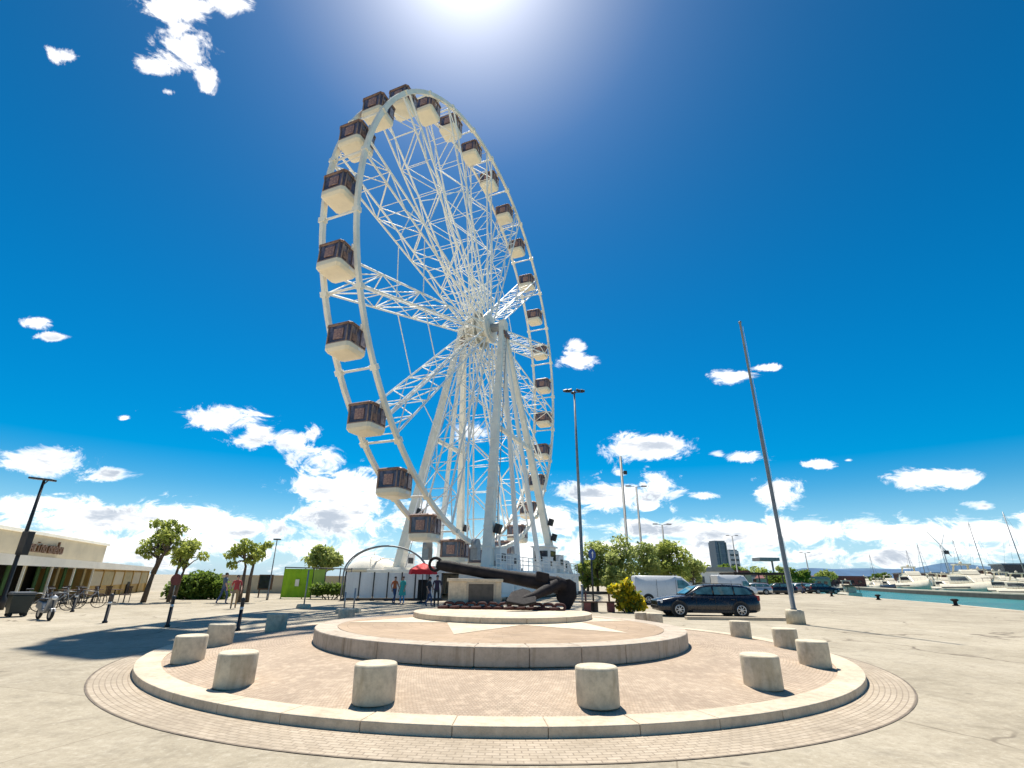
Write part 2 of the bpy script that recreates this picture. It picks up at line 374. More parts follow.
def polar_mat(name, rows, length, c1, c2, mortar, msize=.035, var=.25, bump=.5, ref=8.0):
    """stone setts laid in rings round the object's own origin"""
    m, t, b = newmat(name)
    co = t.node('ShaderNodeTexCoord').outputs['Object']
    s = t.node('ShaderNodeSeparateXYZ'); t.l.new(co, s.inputs[0])
    a = t.math('MULTIPLY', t.math('ARCTAN2', s.outputs[1], s.outputs[0]), ref)
    r = t.math('SQRT', t.math('ADD', t.math('MULTIPLY', s.outputs[0], s.outputs[0]), t.math('MULTIPLY', s.outputs[1], s.outputs[1])))
    cb = t.node('ShaderNodeCombineXYZ'); t.l.new(a, cb.inputs[0]); t.l.new(r, cb.inputs[1])
    jt = t.vmath('ADD', cb.outputs[0], t.vmath('SCALE', t.vmath('SUBTRACT', t.node('ShaderNodeTexNoise', i_Scale=3.0, i_Detail=2).outputs['Color'], (.5, .5, .5)).outputs[0], scale=.05).outputs[0]).outputs[0]
    br = t.node('ShaderNodeTexBrick'); t.l.new(jt, br.inputs['Vector'])
    br.inputs['Scale'].default_value = 1; br.inputs['Brick Width'].default_value = length; br.inputs['Row Height'].default_value = rows
    br.inputs['Mortar Size'].default_value = msize*rows; br.inputs['Mortar Smooth'].default_value = .3; br.inputs['Bias'].default_value = 0
    br.inputs['Color1'].default_value = (*c1, 1); br.inputs['Color2'].default_value = (*c2, 1); br.inputs['Mortar'].default_value = (*mortar, 1)
    n1 = t.noise(co, .8, 5, .6); n2 = t.noise(co, 7, 4, .6)
    c = t.mix(t.step(n1, .35, .68, 0, .6), br.outputs['Color'], tuple(x*.7 for x in c1))
    n4 = t.noise(co, .35, 7, .7, .8)
    c = t.mix(t.step(n4, .55, .7, 0, .4), c, (.2, .16, .115))
    c = t.mix(t.step(n2, .45, .75, 0, var), c, tuple(min(1, x*1.35) for x in c2))
    t.l.new(c, b.inputs['Base Color']); b.inputs['Roughness'].default_value = .82; b.inputs['Specular IOR Level'].default_value = .3
    h = t.math('ADD', t.math('MULTIPLY', br.outputs['Fac'], -1.0), t.math('MULTIPLY', t.noise(co, 40, 3), .5))
    t.l.new(t.bump(h, bump, .012), b.inputs['Normal'])
    return m
M['setts'] = polar_mat('paver_ring', .075, .15, (.41, .335, .245), (.49, .41, .31), (.27, .215, .16), .1)
M['cobble'] = polar_mat('pink_cobbles', .055, .055, (.45, .34, .245), (.53, .42, .31), (.37, .285, .205), .14, .45, .6)
M['brownpave'] = polar_mat('brown_paving', .28, .5, (.4, .29, .19), (.46, .34, .235), (.3, .22, .15), .03, .2, .3, 4)

def stone_mat(name, c, streak=.5):
    m, t, b = newmat(name)
    co = t.node('ShaderNodeTexCoord').outputs['Object']
    n1 = t.noise(co, 1.1, 6, .65); n2 = t.noise(co, 9, 5, .7); n3 = t.noise(co, 70, 2, .6)
    mp = t.node('ShaderNodeMapping'); t.l.new(co, mp.inputs[0]); mp.inputs['Scale'].default_value = (6, 6, .7)
    ns = t.noise(mp.outputs[0], 1.0, 4, .6)
    f = t.math('ADD', t.math('MULTIPLY', n1, .55), t.math('MULTIPLY', n2, .45))
    cc = t.ramp(f, [(.33, tuple(x*.68 for x in c)), (.5, c), (.68, tuple(min(1, x*1.22) for x in c))])
    cc = t.mix(t.step(n3, .55, .75, 0, .35), cc, tuple(x*.5 for x in c))
    cc = t.mix(t.step(ns, .5, .72, 0, streak), cc, (c[0]*.55, c[1]*.5, c[2]*.42))
    t.l.new(cc, b.inputs['Base Color']); b.inputs['Roughness'].default_value = .8; b.inputs['Specular IOR Level'].default_value = .3
    t.l.new(t.bump(t.math('ADD', n2, t.math('MULTIPLY', n3, .5)), .4, .015), b.inputs['Normal'])
    return m
M['kerb'] = stone_mat('kerb_stone', (.6, .5, .37), .3)
M['bollard'] = stone_mat('bollard_stone', (.62, .54, .4), .45)
M['riser'] = stone_mat('riser_stone', (.5, .42, .33), .6)
M['paleslab'] = stone_mat('pale_slab', (.64, .54, .4), .3)

# quay edge (near side) and far bank
QN = [Vector((22.5, -40, 0)), Vector((28.6, 15, 0)), Vector((35, 35.2, 0)), Vector((39.2, 46, 0)), Vector((44.4, 64, 0)), Vector((47.8, 74, 0)), Vector((60, 112, 0)), Vector((84, 190, 0)), Vector((150, 420, 0))]
QF = [Vector((62, -40, 0)), Vector((84, 40, 0)), Vector((103, 103, 0)), Vector((111, 129, 0)), Vector((123, 160, 0)), Vector((148, 214, 0)), Vector((190, 300, 0)), Vector((215, 420, 0))]
mb = MB()
mb.poly([(-6000, -400, 0), (22.5, -400, 0)] + [tuple(p) for p in QN] + [(215, 420, 0), (9000, 9000, 0), (-9000, 9000, 0)])
tag(mb.build('ground', M['ground'], fix=False), kind='structure')
def off(pts, dist):
    out = []
    for k, p in enumerate(pts):
        a, b = pts[max(0, k-1)], pts[min(len(pts)-1, k+1)]; d = (b-a).normalized(); out.append(Vector((p.x+d.y*dist, p.y-d.x*dist, p.z)))
    return out
M['farquay'] = mat('far_quay_paving', (.42, .39, .33), .85, .15, .2)
QM, QB = off(QF, 5.5), off(QF, 36)
mb = MB()
mb.poly([(98, -400, -.1), (9000, -400, -.1), (9000, 9000, -.1), (260, 9000, -.1), (260, 440, -.1)] + [(p.x, p.y, -.1) for p in QB[::-1]])
tag(mb.build('far_ground', M['farquay'], fix=False), kind='structure')
mb = MB()
for (a, b), (c, d) in zip(zip(QF, QF[1:]), zip(QM, QM[1:])): mb.poly([(a.x, a.y, -.1), (c.x, c.y, -.1), (d.x, d.y, -.1), (b.x, b.y, -.1)])
tag(mb.build('pier', M['farquay']), kind='structure')
# quay walls
def wallstrip(name, pts, z0, z1, th, m):
    mb = MB()
    for a, b in zip(pts, pts[1:]):
        mb.poly([(a.x, a.y, z0), (b.x, b.y, z0), (b.x, b.y, z1), (a.x, a.y, z1)])
    return mb.build(name, m)
M['quaywall'] = mat('quay_wall', (.1, .09, .075), .9, .3, .8, .3, 10)
tag(wallstrip('quay_wall', QN, -4, 0, .3, M['quaywall']), kind='structure')
for q_ in (QF, QM, QB): tag(wallstrip('quay_wall', q_, -4, -.1, .3, M['quaywall']), kind='structure')
mb = MB()   # stone coping of the two quays
for pts, s, z in ((QN, -1, .02), (QF, 1, -.06)):
    for a, b in zip(pts, pts[1:]):
        n = Vector((b.y-a.y, a.x-b.x, 0)).normalized()*(.5*s)
        mb.loft([[(a.x-n.x*.04, a.y, z-.25), (a.x+n.x, a.y+n.y, z-.25), (a.x+n.x, a.y+n.y, z), (a.x-n.x*.04, a.y, z)], [(b.x-n.x*.04, b.y, z-.25), (b.x+n.x, b.y+n.y, z-.25), (b.x+n.x, b.y+n.y, z), (b.x-n.x*.04, b.y, z)]])
tag(mb.build('kerb', M['kerb']), kind='structure')
m, t, b = newmat('harbour_water')
co = t.node('ShaderNodeTexCoord').outputs['Object']
t.l.new(t.ramp(t.noise(co, .06, 4), [(.35, (.01, .115, .11)), (.65, (.02, .19, .17))]), b.inputs['Base Color'])
b.inputs['Roughness'].default_value = .3; b.inputs['IOR'].default_value = 1.33
t.l.new(t.bump(t.noise(co, .9, 6, .7, .8), .9, .5), b.inputs['Normal'])
mb = MB(); mb.poly([(10, -400, -1.2), (260, -400, -1.2), (260, 440, -1.2), (10, 440, -1.2)])
tag(mb.build('water', m), kind='structure')

# blue hills along the horizon on the right
def ridge(name, y, x0, x1, h, c, seed, n=90):
    r = random.Random(seed); mb = MB(); pr = []
    ph = [r.uniform(0, 6) for _ in range(6)]
    for i in range(n+1):
        s = i/n; x = x0+(x1-x0)*s
        k = sum(sin(s*(3+2.7*j)*2.2+ph[j])/(1+j) for j in range(6))*.28+.6
        k = max(.08, k)*min(1, 6*s, 6*(1-s)+.15)
        pr.append((x, h*k))
    for (xa, ha), (xb, hb) in zip(pr, pr[1:]):
        mb.poly([(xa, y-400, 0), (xb, y-400, 0), (xb, y, hb), (xa, y, ha)])
        mb.poly([(xa, y, ha), (xb, y, hb), (xb, y+900, 0), (xa, y+900, 0)])
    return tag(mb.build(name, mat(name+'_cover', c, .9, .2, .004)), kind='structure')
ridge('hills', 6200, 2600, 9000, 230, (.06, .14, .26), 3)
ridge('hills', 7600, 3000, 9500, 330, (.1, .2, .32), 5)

# ------------------------------------------------------------------ the round plaza
def annulus(mb, r0, r1, z0, z1, n=128, c=(0, 0)):
    ring = lambda r, z: [mb.bm.verts.new((c[0]+r*cos(2*pi*i/n), c[1]+r*sin(2*pi*i/n), z)) for i in range(n)]
    A, B = ring(r0, z0), ring(r1, z1)
    for i in range(n):
        f = mb.bm.faces.new((A[i], A[(i+1) % n], B[(i+1) % n], B[i])); f.smooth = True
def blocks(mb, r0, r1, z0, z1, n, gap, sub=3, jit=.0, c=(0, 0), rr=None):
    rr = rr or R
    for k in range(n):
        a0, a1 = 2*pi*k/n+gap/r1/2, 2*pi*(k+1)/n-gap/r1/2
        dz = rr.uniform(-jit, jit); dr = rr.uniform(-jit, jit)
        rings = []
        for i in range(sub+1):
            a = a0+(a1-a0)*i/sub; ca, sa = cos(a), sin(a)
            rings.append([(c[0]+q*ca, c[1]+q*sa, z) for q, z in ((r0, z0), (r1+dr, z0), (r1+dr, z1+dz), (r0, z1+dz))])
        mb.loft(rings)
mb = MB(); annulus(mb, 7.3, 8.18, .006, .006)
o = mb.build('paved_path', M['setts']); o.location = (.06, 13.73, 0); tag(o, kind='structure')
mb = MB(); annulus(mb, 8.18, 8.207, .007, .007)   # dark joint round the setts
o = mb.build('path_joint', mat('tar_joint', (.17, .135, .1), .9, .4, 3)); o.location = (.06, 13.73, 0); tag(o, kind='structure')
mb = MB(); blocks(mb, 7.42, 7.84, -.05, .118, 46, .006, 4, .0015)
o = mb.build('kerb', M['kerb'], bevel=.012); o.location = (CX, CY, 0); tag(o, kind='structure')
mb = MB(); annulus(mb, 7.43, 7.82, .106, .106)
o = mb.build('kerb_joint', mat('mortar', (.25, .21, .16), .95, .2, 6)); o.location = (CX, CY, 0); tag(o, kind='structure')
mb = MB()
rs = [(7.44, .095), (7.0, .14), (6.3, .21), (5.6, .27), (4.9, .31), (4.0, .345)]
for (a, za), (b_, zb) in zip(rs, rs[1:]): annulus(mb, b_, a, zb, za)
o = mb.build('plaza_paving', M['cobble']); o.location = (CX, CY, 0); tag(o, kind='structure')

PX, PY, PZ = .07, 13.24, .6
pl = tag(empty('stone_platform', (PX, PY, .2)), 'round tan stone platform with a pale star inlaid in its brown paving', 'platform')
mb = MB(); blocks(mb, 3.85, 4.34, .1, PZ-.2, 30, .006, 5, .0015)
mb.build('riser', M['riser'], pl, bevel=.02)
mb = MB(); annulus(mb, .05, 3.84, PZ-.2-.004, PZ-.2-.004)
mb.build('paving', M['brownpave'], pl)
mb = MB(); annulus(mb, 3.75, 4.25, PZ-.213, PZ-.213)
mb.build('joint_bed', mat('joint_bed', (.3, .25, .19), .9, .2, 4), pl)
mb = MB()
z = PZ-.2
def star(mb, n, ro, ri, rot, z):
    for k in range(n):
        a = rot+2*pi*k/n
        p = [(ri*cos(a-pi/n), ri*sin(a-pi/n), z), (ro*cos(a), ro*sin(a), z), (ri*cos(a+pi/n), ri*sin(a+pi/n), z), (0, 0, z)]
        mb.poly(p)
sx, sy = .07, 2.2
for k in range(8):
    a = radians(-102+44.7*k); ro = 4.85
    while hypot(sx+ro*cos(a), sy+ro*sin(a)) > 3.78: ro -= .05
    ri = 2.5; h = radians(22.35)
    mb.poly([(sx+ri*cos(a-h), sy+ri*sin(a-h), z+.002), (sx+ro*cos(a), sy+ro*sin(a), z+.002), (sx+ri*cos(a+h), sy+ri*sin(a+h), z+.002), (sx, sy, z+.002)])
mb.build('star_inlay', M['paleslab'], pl)
SX, SY, SR, SZ = .14, 15.7, 2.6, .74
st_ = tag(empty('stone_step', (SX, SY, PZ)), 'low round pale stone step carrying the anchor and its pedestal', 'step')
mb = MB(); blocks(mb, 1.9, SR, 0, SZ-PZ, 14, .008, 6, .002)
mb.build('edging', M['kerb'], st_, bevel=.015)
mb = MB(); annulus(mb, .02, 1.9, SZ-PZ-.004, SZ-PZ-.004, 64); mb.build('top', M['paleslab'], st_)

# stone bollards round the paving
mb = MB()
mb.lathe([(.272, 0), (.276, .015), (.28, .42), (.272, .445), (.255, .455)], 40)
proto = mb.build('stone_bollard', M['bollard'])
def zpave(r):
    for (a, za), (b_, zb) in zip(rs, rs[1:]):
        if b_ <= r <= a: return za+(zb-za)*(a-r)/(a-b_)
    return .1
BL = [(-166.4, 7.02, 'pale stone bollard standing alone at the front of the plaza, left of its middle'), (169.5, 7.0, 'pale stone bollard with dark vertical stains, standing alone at the front right'),
      (-146.2, 7.1, 'large stone bollard at the front left curve of the kerb, nearest on that side'), (-123.8, 7.02, 'stone bollard with sunlit top between the front left one and the shaded one'),
      (-107.5, 6.6, 'greyish stone bollard standing in the shadow of the wheel'), (-81.5, 6.35, 'small stone bollard in front of the young trees, lit behind the shadow'),
      (-50.5, 6.9, 'far stone bollard partly hidden behind the left end of the round platform'), (144.4, 6.95, 'large stone bollard on the front right of the paving, casting a shadow to its right'),
      (119.8, 7.08, 'stone bollard by the rightmost curve of the kerb'), (97, 7.12, 'stone bollard half hidden behind the one at the rightmost curve of the kerb'),
      (79, 7.12, 'stone bollard in front of the rear wheel of the dark car'), (49.5, 7.25, 'stone bollard just beyond the right end of the round platform, before the car bonnet'), (46, 7.2, 'narrow far stone bollard beside the front wheel of the dark car')]
for i, (a, r, lab) in enumerate(BL):
    o = proto if i == 0 else proto.copy()
    if i: COL.objects.link(o)
    a = radians(a); o.location = (CX+r*sin(a), CY+r*cos(a), zpave(r)-.012); o.rotation_euler = (R.uniform(-.015, .015), R.uniform(-.015, .015), R.uniform(0, 6))
    tag(o, lab, 'bollard', 'stone bollards round the plaza')

# ------------------------------------------------------------------ anchor, pedestal, chain
AY = 17.0
pd = tag(empty('stone_pedestal', (aty(474.5, 600, AY).x, AY+.45, SZ)), 'pale stone pedestal with a framed dark plaque under the anchor', 'pedestal')
mb = MB(); mb.box((0, 0, .06), (2.02, 1.0, .12)); mb.box((0, 0, .47), (1.86, .84, .7)); mb.box((0, 0, .87), (1.98, .96, .1))
mb.build('block', M['paleslab'], pd, bevel=.015)
mb = MB()
for (x, z, a, b_) in ((.22, .79, 1.02, .07), (.22, .13, 1.02, .07), (-.255, .46, .07, .59), (.695, .46, .07, .59)): mb.box((x, -.435, z), (a, .05, b_))
mb.build('frame', M['stone'], pd, bevel=.008)
mb = MB(); mb.box((.22, -.428, .46), (.86, .03, .58)); mb.build('plaque', M['bronze'], pd)
pd.scale = (.93, 1, .97)
an = tag(empty('anchor', (aty(566, 607, AY).x, AY, SZ)), 'huge black iron anchor with its shank propped on the stone pedestal', 'anchor')
O = Vector(an.location)
A_ = lambda u, v, y=AY: aty(u, v, y)-O
mb = MB()
p0, p1 = A_(440, 565, AY+.35), A_(556, 585, AY+.05)
ax = (p1-p0).normalized(); up = Vector((0, 0, 1)); up = (up-ax*ax.z).normalized(); sd_ = ax.cross(up)
rings = []
for s, hh, ww in ((-.03, .1, .09), (0, .16, .12), (.06, .18, .14), (.25, .17, .14), (.6, .2, .16), (.9, .25, .19), (1.02, .26, .2)):
    c = p0.lerp(p1, s)
    rings.append([c+up*(hh*cos(a)*1.0)+sd_*(ww*sin(a)) for a in [2*pi*k/12 for k in range(12)]])
mb.loft(rings, True, True); mb.build('shank', M['iron'], an)
mb = MB()      # the curved arms, from the near bill on the step round the crown to the far bill
AP = [(506, 603, AY-1.2), (520, 600.5, AY-.95), (536, 595, AY-.6), (549, 588.5, AY-.15), (558, 583, AY+.1), (565, 586, AY+.25), (568, 595, AY+.25), (567, 605, AY+.15)]
pts = [A_(*q) for q in AP]; pts[0].z = max(pts[0].z, .07); pts[-1].z = max(pts[-1].z, .1)
mb.path(pts, [.05, .09, .13, .18, .22, .23, .2, .1], 12); mb.build('arms', M['iron'], an)
def palm(mb, c, d, n, L, W):
    d = d.normalized(); n = (n-d*n.dot(d)).normalized(); s = d.cross(n)
    out = [(-.5, .25), (-.35, .5), (.1, .46), (.5, .05), (.5, -.05), (.1, -.46), (-.35, -.5), (-.5, -.25)]
    mb.loft([[c+d*(x*L)+s*(y*W)+n*h for x, y in out] for h in (-.04, .04)])
mb = MB(); palm(mb, pts[1]+Vector((0, 0, .06)), pts[0]-pts[2], Vector((.1, -.55, .8)), 1.0, .72); mb.build('fluke', M['iron'], an, bevel=.02)
mb = MB(); palm(mb, pts[6]+Vector((-.08, -.2, 0)), pts[7]-pts[5], Vector((-.5, -.85, .1)), .95, .75); mb.build('fluke', M['iron'], an, bevel=.02)
mb = MB()
c = A_(542, 577, AY+.1); mb.box(c, (.42, .5, .3), Euler((0, .2, 0)).to_matrix()); mb.build('crown_block', M['iron'], an, bevel=.05)
mb = MB()
c = p0-ax*.16
mb.path([c+ax*(.2*cos(k*pi/9))+up*(.2*sin(k*pi/9)) for k in range(18)], .05, 8, True); mb.build('shackle_ring', M['iron'], an)
# chain round the foot of the pedestal
x0, x1 = aty(443, 607, AY-.4).x, aty(560, 607, AY-.7).x
ch = tag(empty('anchor_chain', (x0, AY-.35, SZ)), 'heavy rusty anchor chain laid along the foot of the pedestal', 'chain')
mb = MB(); mb.path([Vector((.09*cos(a)+(.06 if cos(a) > 0 else -.06), .085*sin(a), 0)) for a in [2*pi*k/20 for k in range(20)]], .042, 8, True)
lk = mb.build('link', M['rust'], ch)
n = 22
for i in range(n):
    o = lk if i == 0 else lk.copy()
    if i: COL.objects.link(o)
    f = i/(n-1); o.location = ((x1-x0)*f, -.55*max(0, f-.4)+R.uniform(-.05, .05), .05 if i % 2 == 0 else .095); o.rotation_euler = (0 if i % 2 == 0 else 1.35, R.uniform(-.1, .1), R.uniform(-.25, .25)-.15)
    o.parent = ch

# ------------------------------------------------------------------ ferris wheel
WC = Vector((-2.55, 53.46)); WAZ = .394; WZ = 30.4; WR = 25.85
fw = tag(empty('ferris_wheel', (WC.x, WC.y, 0), pi/2-WAZ), 'towering white ferris wheel with brown topped gondolas and lattice spokes', 'ferris wheel')
HW = 1.6      # half distance between the two rims; local -y faces the camera
def rimpt(th, r, y): return Vector((r*cos(th), y, WZ+r*sin(th)))
NC = 27; PH = 4.306-2*pi/NC*0
for y in (-HW, HW):
    mb = MB(); n = NC*4
    for r_in, r_out, hy in ((WR-.17, WR+.23, .15),):
        rings = []
        for i in range(n+1):
            th = 2*pi*i/n
            rings.append([rimpt(th, r_in, y-hy), rimpt(th, r_out, y-hy), rimpt(th, r_out, y+hy), rimpt(th, r_in, y+hy)])
        mb.loft(rings, False)
    for k in range(NC):                     # bolted joint plates
        th = PH+2*pi*(k+.5)/NC
        mb.beam(rimpt(th-.008, WR+.04, y), rimpt(th+.008, WR+.04, y), .42, .58, up=(0, 1, 0))
    mb.build('rim', M['cream'], fw)
mb = MB(); mb.tube((0, -HW, 0), (0, HW, 0), .1, seg=6); rt = mb.build('rim_tie', M['white'], fw)
for k in range(NC):                          # cross ties between the rims
    o = rt if k == 0 else rt.copy()
    if k: COL.objects.link(o); o.parent = fw
    o.location = rimpt(PH+2*pi*(k+.5)/NC, WR, 0)
# spokes
NS = 14
def chordpt(th, s, side, y):
    r = 2.1+(WR-.2-2.1)*s
    hwid = .5+.3*s; yy = (1.25+(HW-1.25)*s)*y
    return Vector((r*cos(th)-side*hwid*sin(th), yy, WZ+r*sin(th)+side*hwid*cos(th)))
for k in range(NS):
    th = radians(198)+2*pi*k/NS
    mb = MB(); N = 8
    for side in (-1, 1):
        for y in (-1, 1): mb.tube(chordpt(th, 0, side, y), chordpt(th, 1, side, y), .105, seg=5, cap=False)
    for i in range(N):
        a, b_ = i/N, (i+1)/N
        f = 1 if i % 2 == 0 else -1
        for y in (-1, 1): mb.tube(chordpt(th, a, f, y), chordpt(th, b_, -f, y), .06, seg=4, cap=False)
        for side in (-1, 1): mb.tube(chordpt(th, a, side, f), chordpt(th, b_, side, -f), .06, seg=4, cap=False)
        for side in (-1, 1): mb.tube(chordpt(th, b_, side, -1), chordpt(th, b_, side, 1), .045, seg=4, cap=False)
    mb.build('spoke', M['white'], fw)
for k in range(NS):                          # thin ties from spoke to spoke
    t0 = radians(198)+2*pi*k/NS; t1 = t0+2*pi/NS
    for y in (-1, 1):
        mb = MB(); mb.tube(chordpt(t0, .6, 1, y), chordpt(t1, .6, -1, y), .055, seg=5); mb.build('tie', M['white'], fw)
mb = MB()                                    # hub drum and flanges
def drum(mb, r, y0, y1, seg=28):
    mb.loft([[Vector((r*cos(2*pi*i/seg), y, WZ+r*sin(2*pi*i/seg))) for i in range(seg)] for y in (y0, y1)])
drum(mb, 1.15, -1.5, 1.5); drum(mb, 1.85, -1.42, -1.18); drum(mb, 1.85, 1.18, 1.42); drum(mb, 1.6, -.5, .5)
for i in range(14):
    a = 2*pi*(i+.5)/14
    mb.beam(Vector((1.1*cos(a), 0, WZ+1.1*sin(a))), Vector((2.2*cos(a), 0, WZ+2.2*sin(a))), 2.5, .12, up=(0, 1, 0))
mb.build('hub', M['cream'], fw)
mb = MB(); drum(mb, .55, -3.3, 2.9, 16); mb.build('axle', M['steel'], fw)
for y in (-3.05, 2.55):
    mb = MB(); mb.box((0, y, WZ-.15), (1.2, .8, 1.4)); mb.box((0, y, WZ+.62), (.8, .7, .25)); mb.build('bearing_block', M['cream'], fw, bevel=.06)
    mb = MB(); mb.box((.1, y, WZ-1.25), (1.7, 1.0, .55)); mb.build('motor_box', M['brown'], fw, bevel=.04)
# legs
DZK = 2.3
legs = [((-10.2, -6.0), -3.05), ((9.2, -6.0), -3.05), ((-6.0, 5.3), 2.55), ((7.4, 5.4), 2.55)]
for (fx, fy), hy in legs:
    mb = MB(); sgn = -1 if fx < 0 else 1
    a = Vector((fx, fy, DZK)); b_ = Vector((sgn*.55, hy, WZ-.6))
    mb.beam(a, b_, .82, .8, .5, .5, up=(0, 1, 0))
    n = 16
    for i in range(1, n):                    # stiffening collars
        c = a.lerp(b_, i/n); d = (b_-a).normalized()*.05
        kk = 1-.4*i/n; mb.beam(c-d, c+d, .9*kk, .88*kk, up=(0, 1, 0))
    mb.box((fx, fy, DZK+.12), (1.9, 1.9, .24)); lg = mb.build('leg', M['cream'], fw)
    if fx in (-10.2, -6.0):
        mb = MB(); off = Vector((-sgn*.62, -.2, 0)) ; n = 44
        for s in (-.22, .22): mb.tube(a+off+Vector((0, s, 0)), b_+off+Vector((0, s, 0)), .035, seg=4)
        for i in range(n): c = a.lerp(b_, i/n)+off; mb.tube(c+Vector((0, -.22, 0)), c+Vector((0, .22, 0)), .022, seg=4)
        mb.build('ladder', M['steel'], lg)
for (i, j, s) in ((0, 1, .5), (2, 3, .5)):
    (fa, ya), (fb, yb) = (legs[i][0][0], legs[i][0][1]), (legs[j][0][0], legs[j][0][1])
    A = Vector((fa, ya, DZK)).lerp(Vector((-.55, legs[i][1], WZ-.6)), s); B = Vector((fb, yb, DZK)).lerp(Vector((.55, legs[j][1], WZ-.6)), s)
    mb = MB(); mb.beam(A, B, .4, .4, up=(0, 1, 0)); mb.build('cross_beam', M['cream'], fw)
# inner raking struts
for (x, y, hy) in ((-3.4, -6.2, -3.05), (3.2, -6.2, -3.05), (2.2, 5.6, 2.55)):
    mb = MB(); mb.beam((x, y, DZK), (.2*x/abs(x), hy, WZ-1.4), .4, .4, .34, .34, up=(0, 1, 0)); mb.build('strut', M['white'], fw)
# base: deck, ballast, edge panels, rails, stairs
mb = MB(); mb.prism([(-12, 2.0), (14, 2.0), (14, 2.28), (-12, 2.28)], -7.75, 0); mb.build('deck', M['white2'], fw, bevel=.03)
mb = MB(); mb.prism([(-7.6, 2.0), (14, 2.0), (14, 2.28), (-7.6, 2.28)], .003, 7.75); mb.build('deck', M['white2'], fw, bevel=.03)
for x in (-9.6, -4.8, 0, 4.8, 9.6):
    for y in (-5.4, 5.4):
        if x < -6 and y > 0: continue
        mb = MB(); mb.box((x, y, 1.0), (4.2, 2.4, 2.0)); mb.build('ballast_box', M['white2'], fw, bevel=.05)
for k in range(8):
    mb = MB(); mb.box((-10.4+k*3.1, -7.83, 1.25), (3.0, .08, 1.9)); mb.box((-10.4+k*3.1, -7.9, 1.25), (2.5, .06, 1.3)); mb.build('fascia_panel', M['white'], fw, bevel=.01)
for y, xa in ((-7.5, -11.8), (7.5, -7.4)):
    mb = MB(); n = int((13.8-xa)/1.5); xs = [xa+(13.8-xa)*k/n for k in range(n+1)]
    for x in xs: mb.tube((x, y, 2.28), (x, y, 3.4), .04, seg=5)
    for z in (2.75, 3.1, 3.4): mb.tube((xs[0], y, z), (xs[-1], y, z), .035, seg=5)
    mb.build('railing', M['white'], fw)
mb = MB()                                    # pivot guides and loading platform either side of the lowest gondola
for y in (-3.0, 3.0): mb.box((0, y, 2.5), (9, 1.5, .4))
mb.build('loading_platform', M['steel'], fw, bevel=.03)
bo = MB(); bo.box((6.6, -5.6, 3.6), (2.4, 2.0, 2.6)); bo.box((6.6, -5.6, 4.98), (2.8, 2.4, .16)); bo = bo.build('control_booth', M['white'], fw, bevel=.04)
mb = MB(); mb.box((6.6, -6.62, 4.0), (1.9, .06, 1.1)); mb.box((5.38, -5.6, 4.0), (.06, 1.5, 1.1)); mb.build('window', M['dglass'], bo)
for x, y, a_, h_ in ((-8.6, -6.4, 1.5, 1.7), (-6.6, -6.7, 1.1, 1.3), (4.3, -6.7, 1.3, 1.5), (9.4, -6.4, 1.8, 1.9), (11.8, -6.3, 1.2, 1.4), (-3.0, 6.2, 1.6, 1.6)):
    mb = MB(); mb.box((x, y, 2.285+h_/2), (a_, .8, h_)); mb.box((x, y, 2.285+h_+.04), (a_+.1, .9, .06)); cb = mb.build('equipment_cabinet', M['white2'], fw, bevel=.02)
    mb = MB(); mb.box((x, y-.41, 2.285+h_*.6), (a_*.6, .03, h_*.35)); mb.build('vent', M['dmetal'], cb)
for k, q in ((0, .12), (1, .14), (1, .2), (2, .2), (3, .18)):
    (fx, fy), hy = legs[k]; c = Vector((fx, fy, DZK)).lerp(Vector((.55 if fx > 0 else -.55, hy, WZ-.6)), q)
    mb = MB(); mb.box(c+Vector((.1, -.75, 0)), (.6, .5, .8), Euler((.3, 0, 0)).to_matrix()); mb.build('loudspeaker', M['black'], fw, bevel=.03)
for sx in (1,):                              # sloping outriggers beyond the far end
    for y in (-6.5, 6.5):
        mb = MB(); mb.beam((sx*14-1, y, 3.6), (sx*18-1, y, .3), .4, .4, up=(0, 1, 0)); mb.box((sx*18-1, y, .15), (1.3, 1.3, .3)); mb.build('outrigger', M['white'], fw)
mb = MB()
for i in range(11): mb.box((14.3+i*.3, -3.5, 2.1-i*.19), (.32, 2.4, .06))
for y in (-4.75, -2.25):
    mb.beam((14.1, y, 2.0), (17.5, y, .05), .1, .3); mb.beam((14.1, y, 3.2), (17.5, y, 1.2), .07, .07)
    for i in range(5): mb.tube((14.3+.75*i, y, 1.95-.45*i), (14.3+.75*i, y, 3.1-.45*i), .03, seg=5)
mb.build('stairs', M['white'], fw)
# drive tyres and motors near the bottom of the rims
for x in (-5.2, 5.2):
    for y in (-2.6, 2.6):
        zz = WZ-sqrt((WR+.3)**2-x*x)
        mb = MB(); mb.tube((x, y-.25, zz-.2), (x, y+.25, zz-.2), .55, seg=18); mb.box((x, y, zz-1.0), (.8, .7, 1.1)); mb.build('drive_unit', M['steel'], fw)
